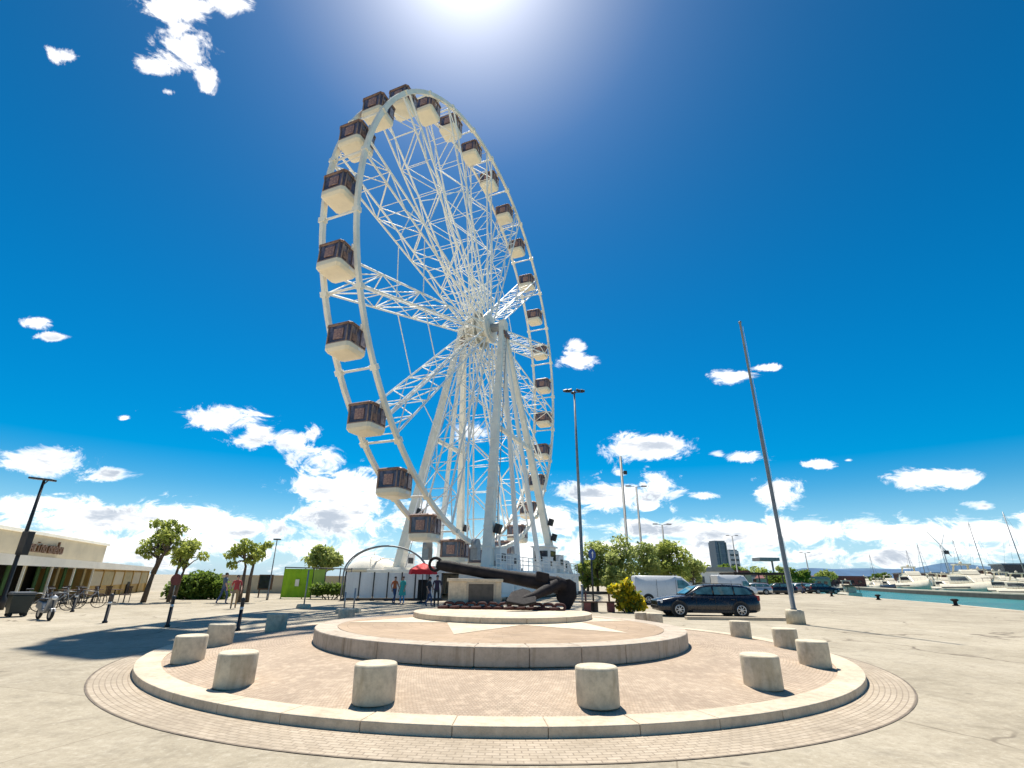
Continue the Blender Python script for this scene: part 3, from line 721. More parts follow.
# gondola prototype
def gondola():
    a, d = 1.08, 1.12                         # half width along the rim, half depth across
    mb = MB()
    prof = lambda k, z: [(-a*k, -d*.8*k, z), (-a*.8*k, -d*k, z), (a*.8*k, -d*k, z), (a*k, -d*.8*k, z), (a*k, d*.8*k, z), (a*.8*k, d*k, z), (-a*.8*k, d*k, z), (-a*k, d*.8*k, z)]
    mb.loft([[Vector(p) for p in prof(k, z)] for k, z in ((.72, -1.8), (.85, -1.76), (.99, -1.54), (1.0, -1.34), (1.0, -1.2), (.97, -1.18))])
    g = mb.build('gondola', M['tub'], fw, bevel=.03)
    mb = MB(); mb.loft([[Vector(p) for p in prof(k, z)] for k, z in ((.93, -1.18), (.93, .28))]); mb.build('window', M['cabglass'], g)
    mb = MB(); q = [Vector(p) for p in prof(.955, 0)]
    for p, p2 in zip(q, q[1:]+q[:1]):
        for z in (-1.15, .25): mb.tube(p+Vector((0, 0, z)), p2+Vector((0, 0, z)), .055, seg=6)
        mb.tube(p+Vector((0, 0, -1.2)), p+Vector((0, 0, .3)), .06, seg=6)
    for sy in (-1, 1):
        for x in (-.3, .3): mb.tube((x, sy*d*.95, -1.18), (x, sy*d*.95, .28), .045, seg=6)
    mb.build('window_frame', M['frame'], g)
    for sx in (-1, 1):
        mb = MB(); mb.box((sx*a*.975, .1*sx, -.5), (.05, d*.75, .82)); mb.build('end_panel', M['orange'] if sx > 0 else M['poster'], g, bevel=.01)
    for sy in (-1, 1):
        mb = MB(); mb.box((-sy*.5, sy*d*.975, -.5), (.5, .05, 1.0)); mb.build('side_panel', M['poster' if sy > 0 else 'print_blue'], g, bevel=.01)
        mb = MB(); mb.box((sy*.48, sy*d*.975, -.72), (.5, .05, .55)); mb.build('side_panel', M['brown'], g, bevel=.01)
    mb = MB(); mb.loft([[Vector(p) for p in prof(k, z)] for k, z in ((1.03, .24), (1.05, .34), (.9, .46), (.45, .52))]); mb.build('roof', M['brown'], g, bevel=.02)
    mb = MB()
    mb.tube((0, -HW, .3), (0, HW, .3), .09, seg=8)
    for y in (-.7, .7): mb.beam((0, y, .28), (0, y, .56), .3, .12)
    for y in (-1.28, 1.28): mb.box((0, y, .3), (.4, .12, .4))
    mb.build('hanger', M['white'], g)
    mb = MB(); mb.box((.3, -d*1.0, -1.38), (.55, .05, .22)); mb.build('door_panel', M['white2'], g, bevel=.01)
    return g
g0 = gondola()
for k in range(NC):
    g = g0 if k == 0 else copy_tree(g0, fw)
    th = PH-2*pi*k/NC
    p = rimpt(th, WR, 0); g.location = (p.x, 0, p.z-.3); g.rotation_euler = (0, R.uniform(-.02, .02), 0)

# ------------------------------------------------------------------ hoarding, arch, green netting beside the wheel
a, b_ = atz(343, 600.5), atz(441, 600.5)
d = (b_-a); L = d.length; rz = atan2(d.y, d.x)
hf = tag(empty('hoarding', (a.x, a.y, 0), rz), 'white panelled hoarding with dark posts in front of the wheel base', 'fence')
n = 7
for i in range(n):
    mb = MB(); mb.box((L*(i+.5)/n, 0, 1.06), (L/n-.12, .05, 1.78))
    for k in range(4): mb.box((L*(i+.2+.2*k)/n, -.03, 1.06), (.03, .02, 1.7))
    mb.build('panel', M['white2'], hf, bevel=.005)
for i in range(n+1):
    mb = MB(); mb.box((L*i/n, 0, 1.0), (.09, .12, 2.0)); mb.box((L*i/n, .1, .05), (.3, .7, .1)); mb.build('post', M['dmetal'], hf)
mb = MB(); mb.box((L/2, 0, .09), (L, .09, .14)); mb.build('bottom_rail', M['black'], hf)
ar = tag(empty('entrance_arch', (atz(343, 600).x+.1, 38.6, 0)), 'half round dark metal arch rising above the white hoarding', 'arch')
mb = MB(); r_ = 3.1
pts = [Vector((0, 0, 0)), Vector((0, 0, 1.0))]+[Vector((r_-r_*cos(radians(k*9)), 0, 1.9+1.95*sin(radians(k*9)))) for k in range(21)]+[Vector((2*r_, 0, 1.0)), Vector((2*r_, 0, 0))]
mb.path(pts, .065, 8); mb.build('hoop', M['pole'], ar)
mb = MB(); mb.path([p+Vector((0, .5, 0)) for p in pts], .035, 6)
for k in range(3, 22, 3): mb.tube(pts[k], pts[k]+Vector((0, .5, 0)), .03, seg=5)
mb.build('rear_hoop', M['pole'], ar)
# white domed ticket tent seen under the arch
q = atz(368, 596)
tt = tag(empty('ticket_tent', (q.x*1.06, q.y*1.04+2, 0)), 'white domed tent behind the hoarding, under the dark arch', 'tent')
mb = MB(); mb.lathe([(2.6, 0), (2.6, 2.2)], 24); mb.build('wall', M['white2'], tt)
mb = MB(); mb.lathe([(2.75, 2.15), (2.6, 2.45), (2.1, 3.0), (1.3, 3.4), (.5, 3.6), (.06, 3.75), (.04, 4.1)], 24); mb.build('canopy', M['awning'], tt)
a, b_ = atz(280, 598.5), atz(322, 599)
d = (b_-a); L = d.length; rz = atan2(d.y, d.x)
gf = tag(empty('netting_fence', (a.x, a.y, 0), rz), 'lime green netting screen hung on a dark metal fence', 'fence')
mb = MB(); n = 14
for i in range(n):
    x0, x1 = L*.7*i/n, L*.7*(i+1)/n; y0, y1 = .05*sin(i*1.9), .05*sin((i+1)*1.9)
    mb.loft([[Vector((x0, y0, .08)), Vector((x0, y0+.02, .08)), Vector((x0, y0+.02, 2.18)), Vector((x0, y0, 2.18))], [Vector((x1, y1, .08)), Vector((x1, y1+.02, .08)), Vector((x1, y1+.02, 2.18)), Vector((x1, y1, 2.18))]])
mb.build('netting', M['lime'], gf)
mb = MB(); mb.box((L*.36, -.09, 1.15), (.3, .02, .5)); mb.build('notice', M['cream'], gf)
mb = MB(); mb.box((L*.86, .02, 1.2), (L*.27, .03, 1.9)); o = mb.build('netting', M['lime_pale'], gf); tag(o, 'paler lime netting panel')
for x in (0, L*.5, L*.71, L, L*1.35, L*1.62):
    mb = MB(); mb.tube((x, .08, 0), (x, .08, 2.3), .04, seg=6); mb.build('post', M['dmetal'], gf)
mb = MB(); mb.tube((0, .08, 2.28), (L*1.62, .08, 2.2), .045, seg=6); mb.build('top_rail', M['dmetal'], gf)

# ------------------------------------------------------------------ foliage
def foliage(mb, blobs, n, size, rr, mi=None, flat=.5):
    """leaf sprays scattered through the volumes of the blobs"""
    tot = sum(b[3]**2 for b in blobs)
    for (x, y, z, r) in blobs:
        for _ in range(int(n*r*r/tot)):
            while True:
                p = Vector((rr.uniform(-1, 1), rr.uniform(-1, 1), rr.uniform(-1, 1)))
                if .12 < p.length < 1: break
            if p.length < .55 and rr.random() < .6: p = p.normalized()*rr.uniform(.6, 1.05)
            if rr.random() < .16: p = p.normalized()*rr.uniform(1.0, 1.28)
            c = Vector((x, y, z))+Vector((p.x*r*1.08, p.y*r, p.z*r*.8))
            s = size*rr.uniform(.6, 1.4)
            q = Euler((rr.uniform(-1.2, 1.2), rr.uniform(-1.2, 1.2), rr.uniform(0, 6.3))).to_matrix()
            pts = [q @ Vector(v) for v in ((-s, -s*.35, 0), (0, -s*.5, s*.15), (s, 0, 0), (0, s*.5, s*.15), (-s, s*.3, -s*.1))]
            if mi is not None: mb.mi = mi if rr.random() < .5 else 0
            mb.poly([c+v for v in pts])
def tree(name, label, cat, loc, h, trunks, blobs, leaf, n, size, seed, group=None, tr=.14):
    rr = random.Random(seed); o = tag(empty(name, loc), label, cat, group)
    mb = MB()
    for pts in trunks:
        k = len(pts); mb.path([Vector(p) for p in pts], [tr*(1-.7*i/max(1, k-1)) for i in range(k)], 7)
        top = Vector(pts[-1]); mid = Vector(pts[-2])
        for b in blobs:
            c = Vector(b[:3])
            if (c-top).length < h*.55:
                s = mid.lerp(top, rr.uniform(.2, .9)); e = s.lerp(c, .9)
                mb.path([s, s.lerp(e, .5)+Vector((0, 0, .12)), e], [tr*.4, tr*.28, tr*.1], 5)
    mb.build('trunk', M['bark'], o)
    mb = MB(); foliage(mb, blobs, n, size, rr); mb.build('crown', leaf, o, fix=False)
    return o
def lumps(rr, cx, cy, cz, rx, rz, n, r0, r1):
    out = []
    for i in range(n):
        a = rr.uniform(0, 2*pi); k = sqrt(rr.random())
        out.append((cx+rx*k*cos(a), cy+rx*k*sin(a)*.9, cz+rz*rr.uniform(-1, 1), rr.uniform(r0, r1)))
    return out
rr = random.Random(11)
T = atz(143, 602.5); k = T.y
tree('plaza_tree', 'leaning young tree with a ragged olive crown beside the café terrace', 'tree', T, 5, [[(0, 0, 0), (.12, 0, 1.2), (.2, .1, 2.3), (.1, .1, 3.2)], [(.15, .05, 1.7), (.6, -.2, 2.7), (1.0, -.2, 3.5)]],
     [(-.5, 0, 3.4, .5), (0, .4, 4.0, .6), (.8, -.3, 3.9, .6), (-.6, .3, 2.8, .32), (.4, .2, 4.6, .5), (-.1, -.5, 4.7, .35), (1.4, .1, 3.3, .42), (.5, 0, 3.1, .4), (1.1, .3, 4.4, .35), (-1.0, .1, 3.0, .3)], M['leaf_olive'], 1500, .115, 21, 'young trees beyond the plaza', .17)
T = atz(168, 602)
tree('plaza_tree', 'young two stemmed tree beside a leaning one, with thin crown and gaps', 'tree', T, 4.6, [[(0, 0, 0), (.05, 0, 1.2), (.1, .1, 2.2), (.1, 0, 2.9)], [(.3, 0, .2), (.4, .1, 1.4), (.6, .1, 2.4)]],
     [(0, 0, 3.0, .42), (.4, .3, 3.5, .5), (.6, -.2, 2.9, .42), (-.2, .2, 2.4, .3), (.4, 0, 2.3, .3), (1.5, .2, 2.8, .34), (1.0, -.1, 3.4, .3)], M['leaf_olive'], 950, .11, 22, 'young trees beyond the plaza', .13)
T = atz(239, 602.5)
tree('plaza_tree', 'small tree with two dark trunks behind the strolling people', 'tree', T, 4.4, [[(0, 0, 0), (.0, 0, 1.4), (-.05, .1, 2.2), (-.3, .1, 2.8)], [(.35, .3, 0), (.3, .3, 1.4), (.4, .2, 2.4), (.5, .2, 3.0)]],
     [(-1.1, 0, 2.9, .4), (-.8, .3, 3.3, .45), (-.1, 0, 3.4, .5), (.5, .2, 3.3, .5), (.9, -.2, 2.9, .4), (.3, .1, 2.6, .38), (-.9, 0, 2.3, .32), (1.1, .3, 3.6, .28), (-.4, .1, 3.8, .25)], M['leaf_olive'], 1200, .11, 23, 'young trees beyond the plaza', .14)
T = atz(317, 597.5)
tree('garden_tree', 'round topped green tree rising behind the lime netting', 'tree', (T.x*1.05, T.y*1.05, 0), 4.6, [[(0, 0, 0), (0, 0, 1.5), (.1, 0, 2.6)]],
     [(-.8, 0, 3.0, .7), (0, .2, 3.4, .9), (.8, -.1, 3.1, .8), (1.3, .2, 2.9, .5), (.3, 0, 2.7, .8), (-.3, -.3, 3.9, .45)], M['leaf_mid'], 2000, .17, 24)
def bush(name, label, cat, loc, blobs, leaf, n, size, seed, mi=None):
    o = tag(empty(name, loc), label, cat); rr = random.Random(seed)
    mb = MB()
    for b in blobs[:6]: mb.path([Vector((b[0]*.3, b[1]*.3, 0)), Vector((b[0]*.8, b[1]*.8, b[2]*.6)), Vector(b[:3])], [.05, .03, .01], 5)
    mb.build('stem', M['bark'], o)
    mb = MB(); foliage(mb, blobs, n, size, rr, mi); mb.build('foliage', leaf, o, fix=False); return o
T = atz(195, 599); rr = random.Random(5)
bush('hedge_bush', 'rounded dark green bush between the trees and the two strollers', 'bush', T, [(-1.4, 0, .6, .75), (-.6, .3, .95, .95), (.4, 0, 1.05, 1.0), (1.2, .2, .7, .85), (0, -.4, .5, .8), (1.8, 0, .4, .5)], M['hedge'], 3200, .17, 31)
T = atz(629, 612.5)
bush('flowering_shrub', 'yellow flowering shrub beside the bench', 'shrub', T, [(-.35, 0, 1.0, .5), (.2, .1, .75, .5), (-.1, -.1, 1.3, .42), (.5, 0, .45, .42), (-.1, .1, .4, .42), (-.75, .1, 1.15, .3)], [M['leaf_shrub'], M['leaf_yellow']], 1500, .13, 32, 1)
T = atz(330, 599.5)
bush('planter_hedge', 'low dark clipped hedge to the right of the lime netting', 'hedge', T, [(-1.0, 0, .7, .5), (-.3, 0, .75, .5), (.4, 0, .72, .5), (1.0, 0, .7, .5)], M['hedge'], 1500, .12, 33)
# the trees behind the van
TR = [(598, 590, 540, 1.5, 'leaf_mid', 'leafy tree at the near left end of the grove behind the van'), (622, 590, 534, 1.7, 'leaf_mid', 'tall bushy tree in the grove, directly left of the tall bare mast'),
      (648, 590, 541, 1.6, 'leaf_mid', 'pale green tree in the middle of the grove behind the white van'), (676, 590, 539, 1.9, 'leaf_olive', 'darkest broad tree near the right end of the grove'),
      (694, 590, 557, 1.3, 'leaf_mid', 'low pale tree at the right end of the grove'), (588, 591, 560, .8, 'leaf_olive', 'half hidden tree beside the right leg of the wheel'), (612, 590, 552, 1.3, 'leaf_mid', 'lower tree filling the gap before the taller grove trees'), (662, 590, 549, 1.4, 'leaf_mid', 'bright round tree tucked left of the darkest broad tree')]
for i, (u, v, vt, wd, lf, lab) in enumerate(TR):
    base = atz(u, 593.5+R.uniform(-.6, .5)); top = aty(u, vt, base.y).z; rr = random.Random(60+i)
    bl = lumps(rr, 0, 0, top*.55, wd*1.05, top*.32, 17, top*.08, top*.17)+[(rr.uniform(-.6, .6), 0, top*.86, top*.15)]
    tree('grove_tree', lab, 'tree', (base.x, base.y, 0), top, [[(0, 0, 0), (.1, 0, top*.3), (0, .1, top*.6)]], bl, M[lf], 1900, .22, 70+i, 'trees of the grove behind the van', .2)

# ------------------------------------------------------------------ masts and lamps
def heightat(base, u, v):
    d = ray(u, v); return CAMH+d.z*hypot(base.x, base.y)/hypot(d.x, d.y)
p = atz(686, 619.5); q = atz(779, 619.5)
mb = MB(); mb.box(((p.x+q.x)/2, p.y, .06), (q.x-p.x, .3, .14)); tag(mb.build('kerb', M['kerb'], bevel=.015), kind='structure')
# flagpole on the right
b0 = atz(796.5, 624); hp = heightat(b0, 738.5, 322)
o = tag(empty('flagpole', b0), 'tall bare grey flagpole rising from a stone base right of the car', 'flagpole')
mb = MB(); mb.lathe([(.36, 0), (.36, .5), (.31, .55)], 28); mb.build('base', M['bollard'], o)
mb = MB(); mb.lathe([(.12, .5), (.12, .6), (.095, .62), (.095, 3.5), (.085, 3.55), (.08, hp*.6), (.062, hp*.62), (.05, hp-.1), (.075, hp-.08), (.075, hp), (.02, hp+.04)], 16); mb.build('pole', M['pole'], o)
mb = MB(); mb.tube((.13, -.02, 1.0), (.1, -.02, hp-.3), .008, seg=5); mb.build('halyard', M['white2'], o)
# floodlight mast
b0 = atz(583.5, 593.2); hm = heightat(b0, 577.5, 392)
o = tag(empty('floodlight_mast', b0), 'tallest floodlight mast with dark lamp heads beside the wheel', 'lamp mast')
mb = MB(); mb.lathe([(.5, 0), (.5, .3), (.24, .35), (.2, hm*.5), (.13, hm)], 14); mb.build('pole', M['pole'], o)
mb = MB(); mb.box((0, 0, hm), (2.6, .12, .12)); mb.box((0, 0, hm), (.12, 1.6, .12)); mb.build('crossarm', M['dmetal'], o)
for x, y in ((-1.3, 0), (-.65, -.2), (.55, -.2), (1.25, 0), (0, .8)):
    mb = MB(); mb.box((x, y, hm+.22), (.62, .5, .34), Euler((.5, .25 if x > 0 else -.25, 0)).to_matrix()); mb.build('lamp_head', M['black'], o, bevel=.05)
for (u, v, ut, vt, nm, lab, hd) in ((631, 592.6, 626.5, 456, 'radio_mast', 'thick bare grey mast rising from the grove', 0), (645.5, 592.6, 642.5, 487, 'light_mast', 'slim lamp mast with twin heads just right of the thick mast', 1), (669, 591, 667.5, 525, 'light_mast', 'short far lamp mast above the darkest grove tree', 1), (740, 588, 739.5, 536, 'light_mast', 'faint lamp mast right of the glass tower', 1), (812, 588, 811, 553, 'light_mast', 'short lamp post just right of the flagpole foot, far away', 1)):
    b0 = atz(u, v); h = heightat(b0, ut, vt); o = tag(empty(nm, b0), lab, 'mast')
    mb = MB(); mb.lathe([(.3, 0), (.3, .2), (.2, .25), (.13 if hd else .2, h)], 10); mb.build('pole', M['pole'], o)
    if hd:
        for s in (-1, 1):
            mb = MB(); mb.beam((0, 0, h), (s*.9, 0, h+.15), .08, .08); mb.box((s*1.2, 0, h+.17), (.8, .35, .16)); mb.build('lamp_head', M['dmetal'], o, bevel=.03)
    else:
        mb = MB(); mb.box((.55, 0, h*.87), (.5, .4, .5)); mb.beam((0, 0, h*.87), (.5, 0, h*.87), .08, .08); mb.build('junction_box', M['dmetal'], o)
# left lamp post with a loudspeaker
b0 = atz(-1, 610); h = heightat(b0, 38, 479)
o = tag(empty('street_lamp', b0), 'black street lamp with flat head and dark box, by the café', 'street lamp')
mb = MB(); mb.lathe([(.16, 0), (.16, .5), (.09, .6), (.085, h*.6), (.06, h)], 12); mb.build('post', M['black'], o)
mb = MB(); mb.box((-.1, 0, h+.02), (1.3, .3, .1), Euler((0, .1, 0)).to_matrix()); mb.beam((0, 0, h-.3), (.25, 0, h), .06, .06); mb.build('lamp_head', M['black'], o, bevel=.03)
z1 = heightat(b0, 19, 543); mb = MB(); mb.box((.2, -.05, z1), (.34, .36, 1.1)); mb.tube((0, 0, z1+.3), (.3, 0, z1+.3), .04); mb.tube((0, 0, z1-.3), (.3, 0, z1-.3), .04); mb.build('speaker_box', M['black'], o, bevel=.04)
b0 = atz(267, 600); h = heightat(b0, 269, 539); o = tag(empty('street_lamp', b0), 'thin grey lamp post right of the two trunked tree', 'street lamp')
mb = MB(); mb.lathe([(.09, 0), (.09, .4), (.05, .5), (.035, h)], 8); mb.build('post', M['pole'], o)
mb = MB(); mb.box((0, 0, h), (.5, .3, .1)); mb.build('lamp_head', M['dmetal'], o, bevel=.03)
# thin black plaza bollards
TB = [(104.5, 623, 111.5, 602, 'thin black post bollard nearest the bicycles'), (167, 627, 174, 599, 'thin black post bollard in front of the two stemmed tree'), (237.5, 631, 243, 599, 'thin black post bollard in front of the strolling people'), (72, 612, 76, 596, 'thin black post bollard half lost before the café tables')]
pr = None
for u, v, ut, vt, lab in TB:
    b0 = atz(u, v)
    if pr is None:
        pr = empty('post_bollard', b0); h = heightat(b0, ut, vt); h = .95
        mb = MB(); mb.lathe([(.085, 0), (.085, .06), (.055, .08), (.055, .62)], 14); mb.build('post', M['black'], pr)
        mb = MB(); mb.lathe([(.057, .62), (.057, .7)], 14); mb.build('reflective_band', M['white2'], pr)
        mb = MB(); mb.lathe([(.056, .7), (.056, .88), (.07, .9), (.06, .95), (.02, .98)], 14); mb.build('cap', M['dmetal'], pr); o = pr
    else: o = copy_tree(pr); o.location = b0
    tag(o, lab, 'bollard', 'thin black bollards on the plaza')

# ------------------------------------------------------------------ café on the left
A = Vector((-24.0, 24.6, 0)); B = Vector((-35.3, 53.2, 0))
A = A-(B-A)*.35
d = (B-A).normalized(); nrm = Vector((-d.y, d.x, 0))           # away from the camera side
if nrm.x > 0: nrm = -nrm
L = (B-A).length; rz = atan2(d.y, d.x)
cf = tag(empty('cafe_building', A+nrm*4.2, rz), 'low cream café building with brown lettering above a long white awning', 'building')
# local x along the front towards the far end, +y away from the plaza
mb = MB(); mb.box((L/2-.4, 5, 2.12), (L-.8, 9.6, 4.24)); mb.build('wall', M['facade'], cf, bevel=.02)
mb = MB(); mb.box((L/2-.4, 5, 4.34), (L-.4, 10, .22)); mb.build('roof', M['cream'], cf, bevel=.02)
mb = MB()
n = 17
for k in range(n):
    x = 1+(L-4)*(k+.5)/n; mb.box((x, .17, 1.3), ((L-4)/n-.35, .06, 2.2))
mb.build('window', M['dglass'], cf)
mb = MB()
mb.loft([[Vector((0, -4.3, 2.02)), Vector((0, .18, 2.6)), Vector((0, .18, 2.85)), Vector((0, -4.3, 2.6))], [Vector((L, -4.3, 1.95)), Vector((L, .18, 2.4)), Vector((L, .18, 2.65)), Vector((L, -4.3, 2.3))]])
mb.build('awning', M['awning'], cf)
for k in range(8):
    x = .3+24*k/7; mb = MB(); mb.box((x, -4.1, 1.02), (.1, .1, 2.06)); mb.build('awning_post', M['cream'], cf)
rr = random.Random(3); x = 2.0; i = 0
while x < 24:
    wd = rr.uniform(.25, .5); mb = MB()
    n = 5
    mb.loft([[Vector((x+wd*k/n, -3.7+.07*(k % 2), z)) for k in range(n+1)]+[Vector((x+wd*(n-k)/n, -3.66+.07*((n-k) % 2), z)) for k in range(n+1)] for z in (.55, 2.1)])
    mb.build('curtain', M['curtain_green'] if i % 3 else M['curtain_cream'], cf); x += wd+rr.uniform(.7, 1.5); i += 1
mb = MB(); mb.box((L/2, -.2, 1.1), (L-2, .2, 2.1)); mb.build('interior_shade_sheet', M['darkin'], cf)  # near-black sheet over the windows, painting in the dim interior under the awning
# raised lettering: two short words whose letters are too far away to read
def strokes(mb, x, z, s, word):
    G = {'b': [((0, 0), (0, 2)), ((0, 1), (.8, 1)), ((.8, 1), (.8, 0)), ((0, 0), (.8, 0))], 'a': [((0, 0), (0, 1)), ((0, 1), (.8, 1)), ((.8, 0), (.8, 1)), ((0, .5), (.8, .5))],
         'r': [((0, 0), (0, 1)), ((0, 1), (.7, 1))], 'e': [((0, 0), (.8, 0)), ((0, 0), (0, 1)), ((0, 1), (.8, 1)), ((0, .5), (.8, .5)), ((.8, .5), (.8, 1))],
         'o': [((0, 0), (.8, 0)), ((0, 0), (0, 1)), ((0, 1), (.8, 1)), ((.8, 0), (.8, 1))], 'n': [((0, 0), (0, 1)), ((0, 1), (.8, 1)), ((.8, 0), (.8, 1))], 'i': [((.3, 0), (.3, 1)), ((.3, 1.4), (.3, 1.6))]}
    for ch_ in word:
        for (a0, c0), (a1, c1) in G[ch_]:
            mb.beam((x+a0*s, -.02, z+c0*s), (x+a1*s, -.02, z+c1*s), .14, s*.34, up=(0, 1, 0))
        x += s*1.3
    return x
fa = A+nrm*4.2
def along(u, v):            # distance along the façade at which a direction meets its plane
    r0 = ray(u, v); k = (fa.xy).dot(nrm.xy)/(r0.xy.dot(nrm.xy)); p = r0*k; return (p.xy-fa.xy).dot(d.xy), CAMH+p.z
xa, za = along(27, 544); xb, zb = along(64, 547)
xm = xa; sz = (xb-xa)/15
for wd_ in ('barino', 'onebo'):
    mb = MB(); xe = strokes(mb, xm, 3.1, sz, wd_); mb.box(((xm+xe)/2-.15*sz, -.015, 3.1-.05*sz), (xe-xm, .05, .08)); mb.build('lettering', M['sign_brown'], cf); xm = xe+.7*sz
# ochre kiosk at the far end of the terrace
p = A+d*25-nrm*-.35; q = A+d*41-nrm*-.35
dd = q-p; L2 = dd.length
kz = tag(empty('ochre_kiosk', p, atan2(dd.y, dd.x)), 'ochre panelled kiosk between the café terrace and the leaning tree', 'kiosk')
mb = MB(); mb.box((L2/2, 1.6, .97), (L2, 3, 1.94)); mb.build('wall', M['ochre'], kz, bevel=.02)
mb = MB(); mb.box((L2/2, 1.5, 1.99), (L2+.2, 3.1, .09)); mb.build('roof', M['awning'], kz, bevel=.02)
for k in range(6):
    mb = MB(); mb.box((L2*(k+.5)/6, .06, 1.3), (L2/6-.3, .08, 1.0)); mb.build('window', M['curtain_cream'] if k % 2 else M['facade'], kz)
for k in range(7):
    mb = MB(); mb.box((L2*k/6, .04, 1.0), (.14, .14, 2.0)); mb.build('pilaster', M['ochre'], kz)
mb = MB(); mb.box((L2*.62, .03, .5), (.7, .1, .95)); mb.build('door', M['darkin'], kz)
# terrace furniture
def table_set():
    o = empty('terrace_table')
    mb = MB(); mb.lathe([(.02, .72), (.4, .72), (.4, .75)], 18); mb.build('top', M['wood'], o)
    mb = MB(); mb.lathe([(.22, 0), (.22, .03), (.035, .05), (.035, .72)], 10); mb.build('pedestal', M['black'], o)
    return o
def chair():
    o = empty('terrace_chair')
    mb = MB(); mb.box((0, 0, .45), (.44, .44, .05)); mb.build('seat', M['wood'], o, bevel=.01)
    mb = MB()
    for k in range(4): mb.box((-.15+.1*k, .2, .7), (.05, .03, .42))
    mb.box((0, .2, .9), (.44, .035, .08)); mb.build('backrest', M['wood'], o)
    for x in (-.19, .19):
        for y in (-.19, .19):
            mb = MB(); mb.tube((x, y, 0), (x, y, .45), .02, seg=6); mb.build('leg', M['black'], o)
    return o
tp = table_set(); cp0 = chair(); used = 0
tsp = [(62, 604, 'dark round café table closest to the bicycles'), (78, 603, 'dark round café table in the middle of the terrace'), (92, 602.4, 'dark round café table near the kiosk'), (112, 602.4, 'dark round table in front of the ochre kiosk')]
csp = []
for i, (u, v, lab) in enumerate(tsp):
    p = atz(u, v); o = tp if i == 0 else copy_tree(tp); o.location = p; tag(o, lab, 'table', 'café terrace tables')
    for j, dx in enumerate((-.75, .75)):
        c = cp0 if used == 0 else copy_tree(cp0); used += 1
        c.location = p+Vector((dx, R.uniform(-.2, .2), 0)); c.rotation_euler.z = pi/2*(-1 if dx > 0 else 1)+R.uniform(-.3, .3)
        tag(c, ('dark slatted chair on the left of the ' if dx < 0 else 'dark slatted chair on the right of the ')+['table closest to the bicycles', 'table in the middle of the terrace', 'table near the kiosk end', 'table before the ochre kiosk'][i], 'chair', 'café terrace chairs')
# waste container
p = atz(15, 616.5)
o = tag(empty('waste_bin', p, .95), 'dark green wheeled waste container with grey lid below the street lamp', 'waste bin'); o.scale = (.8, .8, .85)
mb = MB(); mb.loft([[Vector(q) for q in ((-.36, -.36, .14), (.36, -.36, .14), (.36, .36, .14), (-.36, .36, .14))], [Vector(q) for q in ((-.45, -.46, .95), (.45, -.46, .95), (.45, .46, .95), (-.45, .46, .95))]]); mb.build('body', M['bin'], o, bevel=.04)
mb = MB(); mb.prism([(-.48, 0), (.48, 0), (.42, .12), (-.42, .12)], -.5, .5, Matrix.Translation((0, 0, .96))); mb.build('lid', mat('grey_lid', (.09, .1, .11), .5, .2, 3), o, bevel=.03)
for x in (-.28, .28):
    for y in (-.28, .28):
        mb = MB(); mb.tube((x, y-.04, .09), (x, y+.04, .09), .09, seg=12); mb.build('wheel', M['rubber'], o)
# scooter and bicycles
def wheelring(mb, c, r, th, axis='y'):
    mb.path([Vector(c)+Vector((r*cos(2*pi*k/24), 0, r*sin(2*pi*k/24))) for k in range(24)], th, 6, True)
p = atz(43, 620)
o = tag(empty('scooter', p, -.55), 'grey and black motor scooter parked beside the waste container', 'scooter'); o.scale = (.85, .85, .85)
for x in (-.62, .62):
    mb = MB(); wheelring(mb, (x, 0, .26), .2, .065); w_ = mb.build('wheel', M['rubber'], o)
    mb = MB(); mb.tube((x, -.04, .26), (x, .04, .26), .15, seg=14); mb.build('rim', M['alloy'], w_)
mb = MB()
mb.prism([(-.85, .5), (-.5, .42), (-.2, .3), (.25, .28), (.36, .4), (.5, .95), (.42, 1.0), (.2, .42), (-.05, .45), (-.15, .72), (-.75, .78)], -.17, .17); mb.build('body', M['steel'], o, bevel=.05)
mb = MB(); mb.box((-.45, 0, .83), (.68, .28, .1)); mb.build('seat', M['black'], o, bevel=.04)
mb = MB(); mb.tube((.62, 0, .26), (.44, 0, 1.05), .035); mb.tube((.42, -.33, 1.08), (.42, .33, 1.08), .022); mb.build('handlebar', M['dmetal'], o)
mb = MB(); mb.ball((.52, 0, .92), .1, 2); mb.build('headlight', M['lampglass'], o)
mb = MB(); mb.prism([(.42, .46), (.5, .52), (.72, .5), (.84, .36), (.8, .34), (.68, .45)], -.09, .09); mb.build('mudguard', M['steel'], o, bevel=.02)
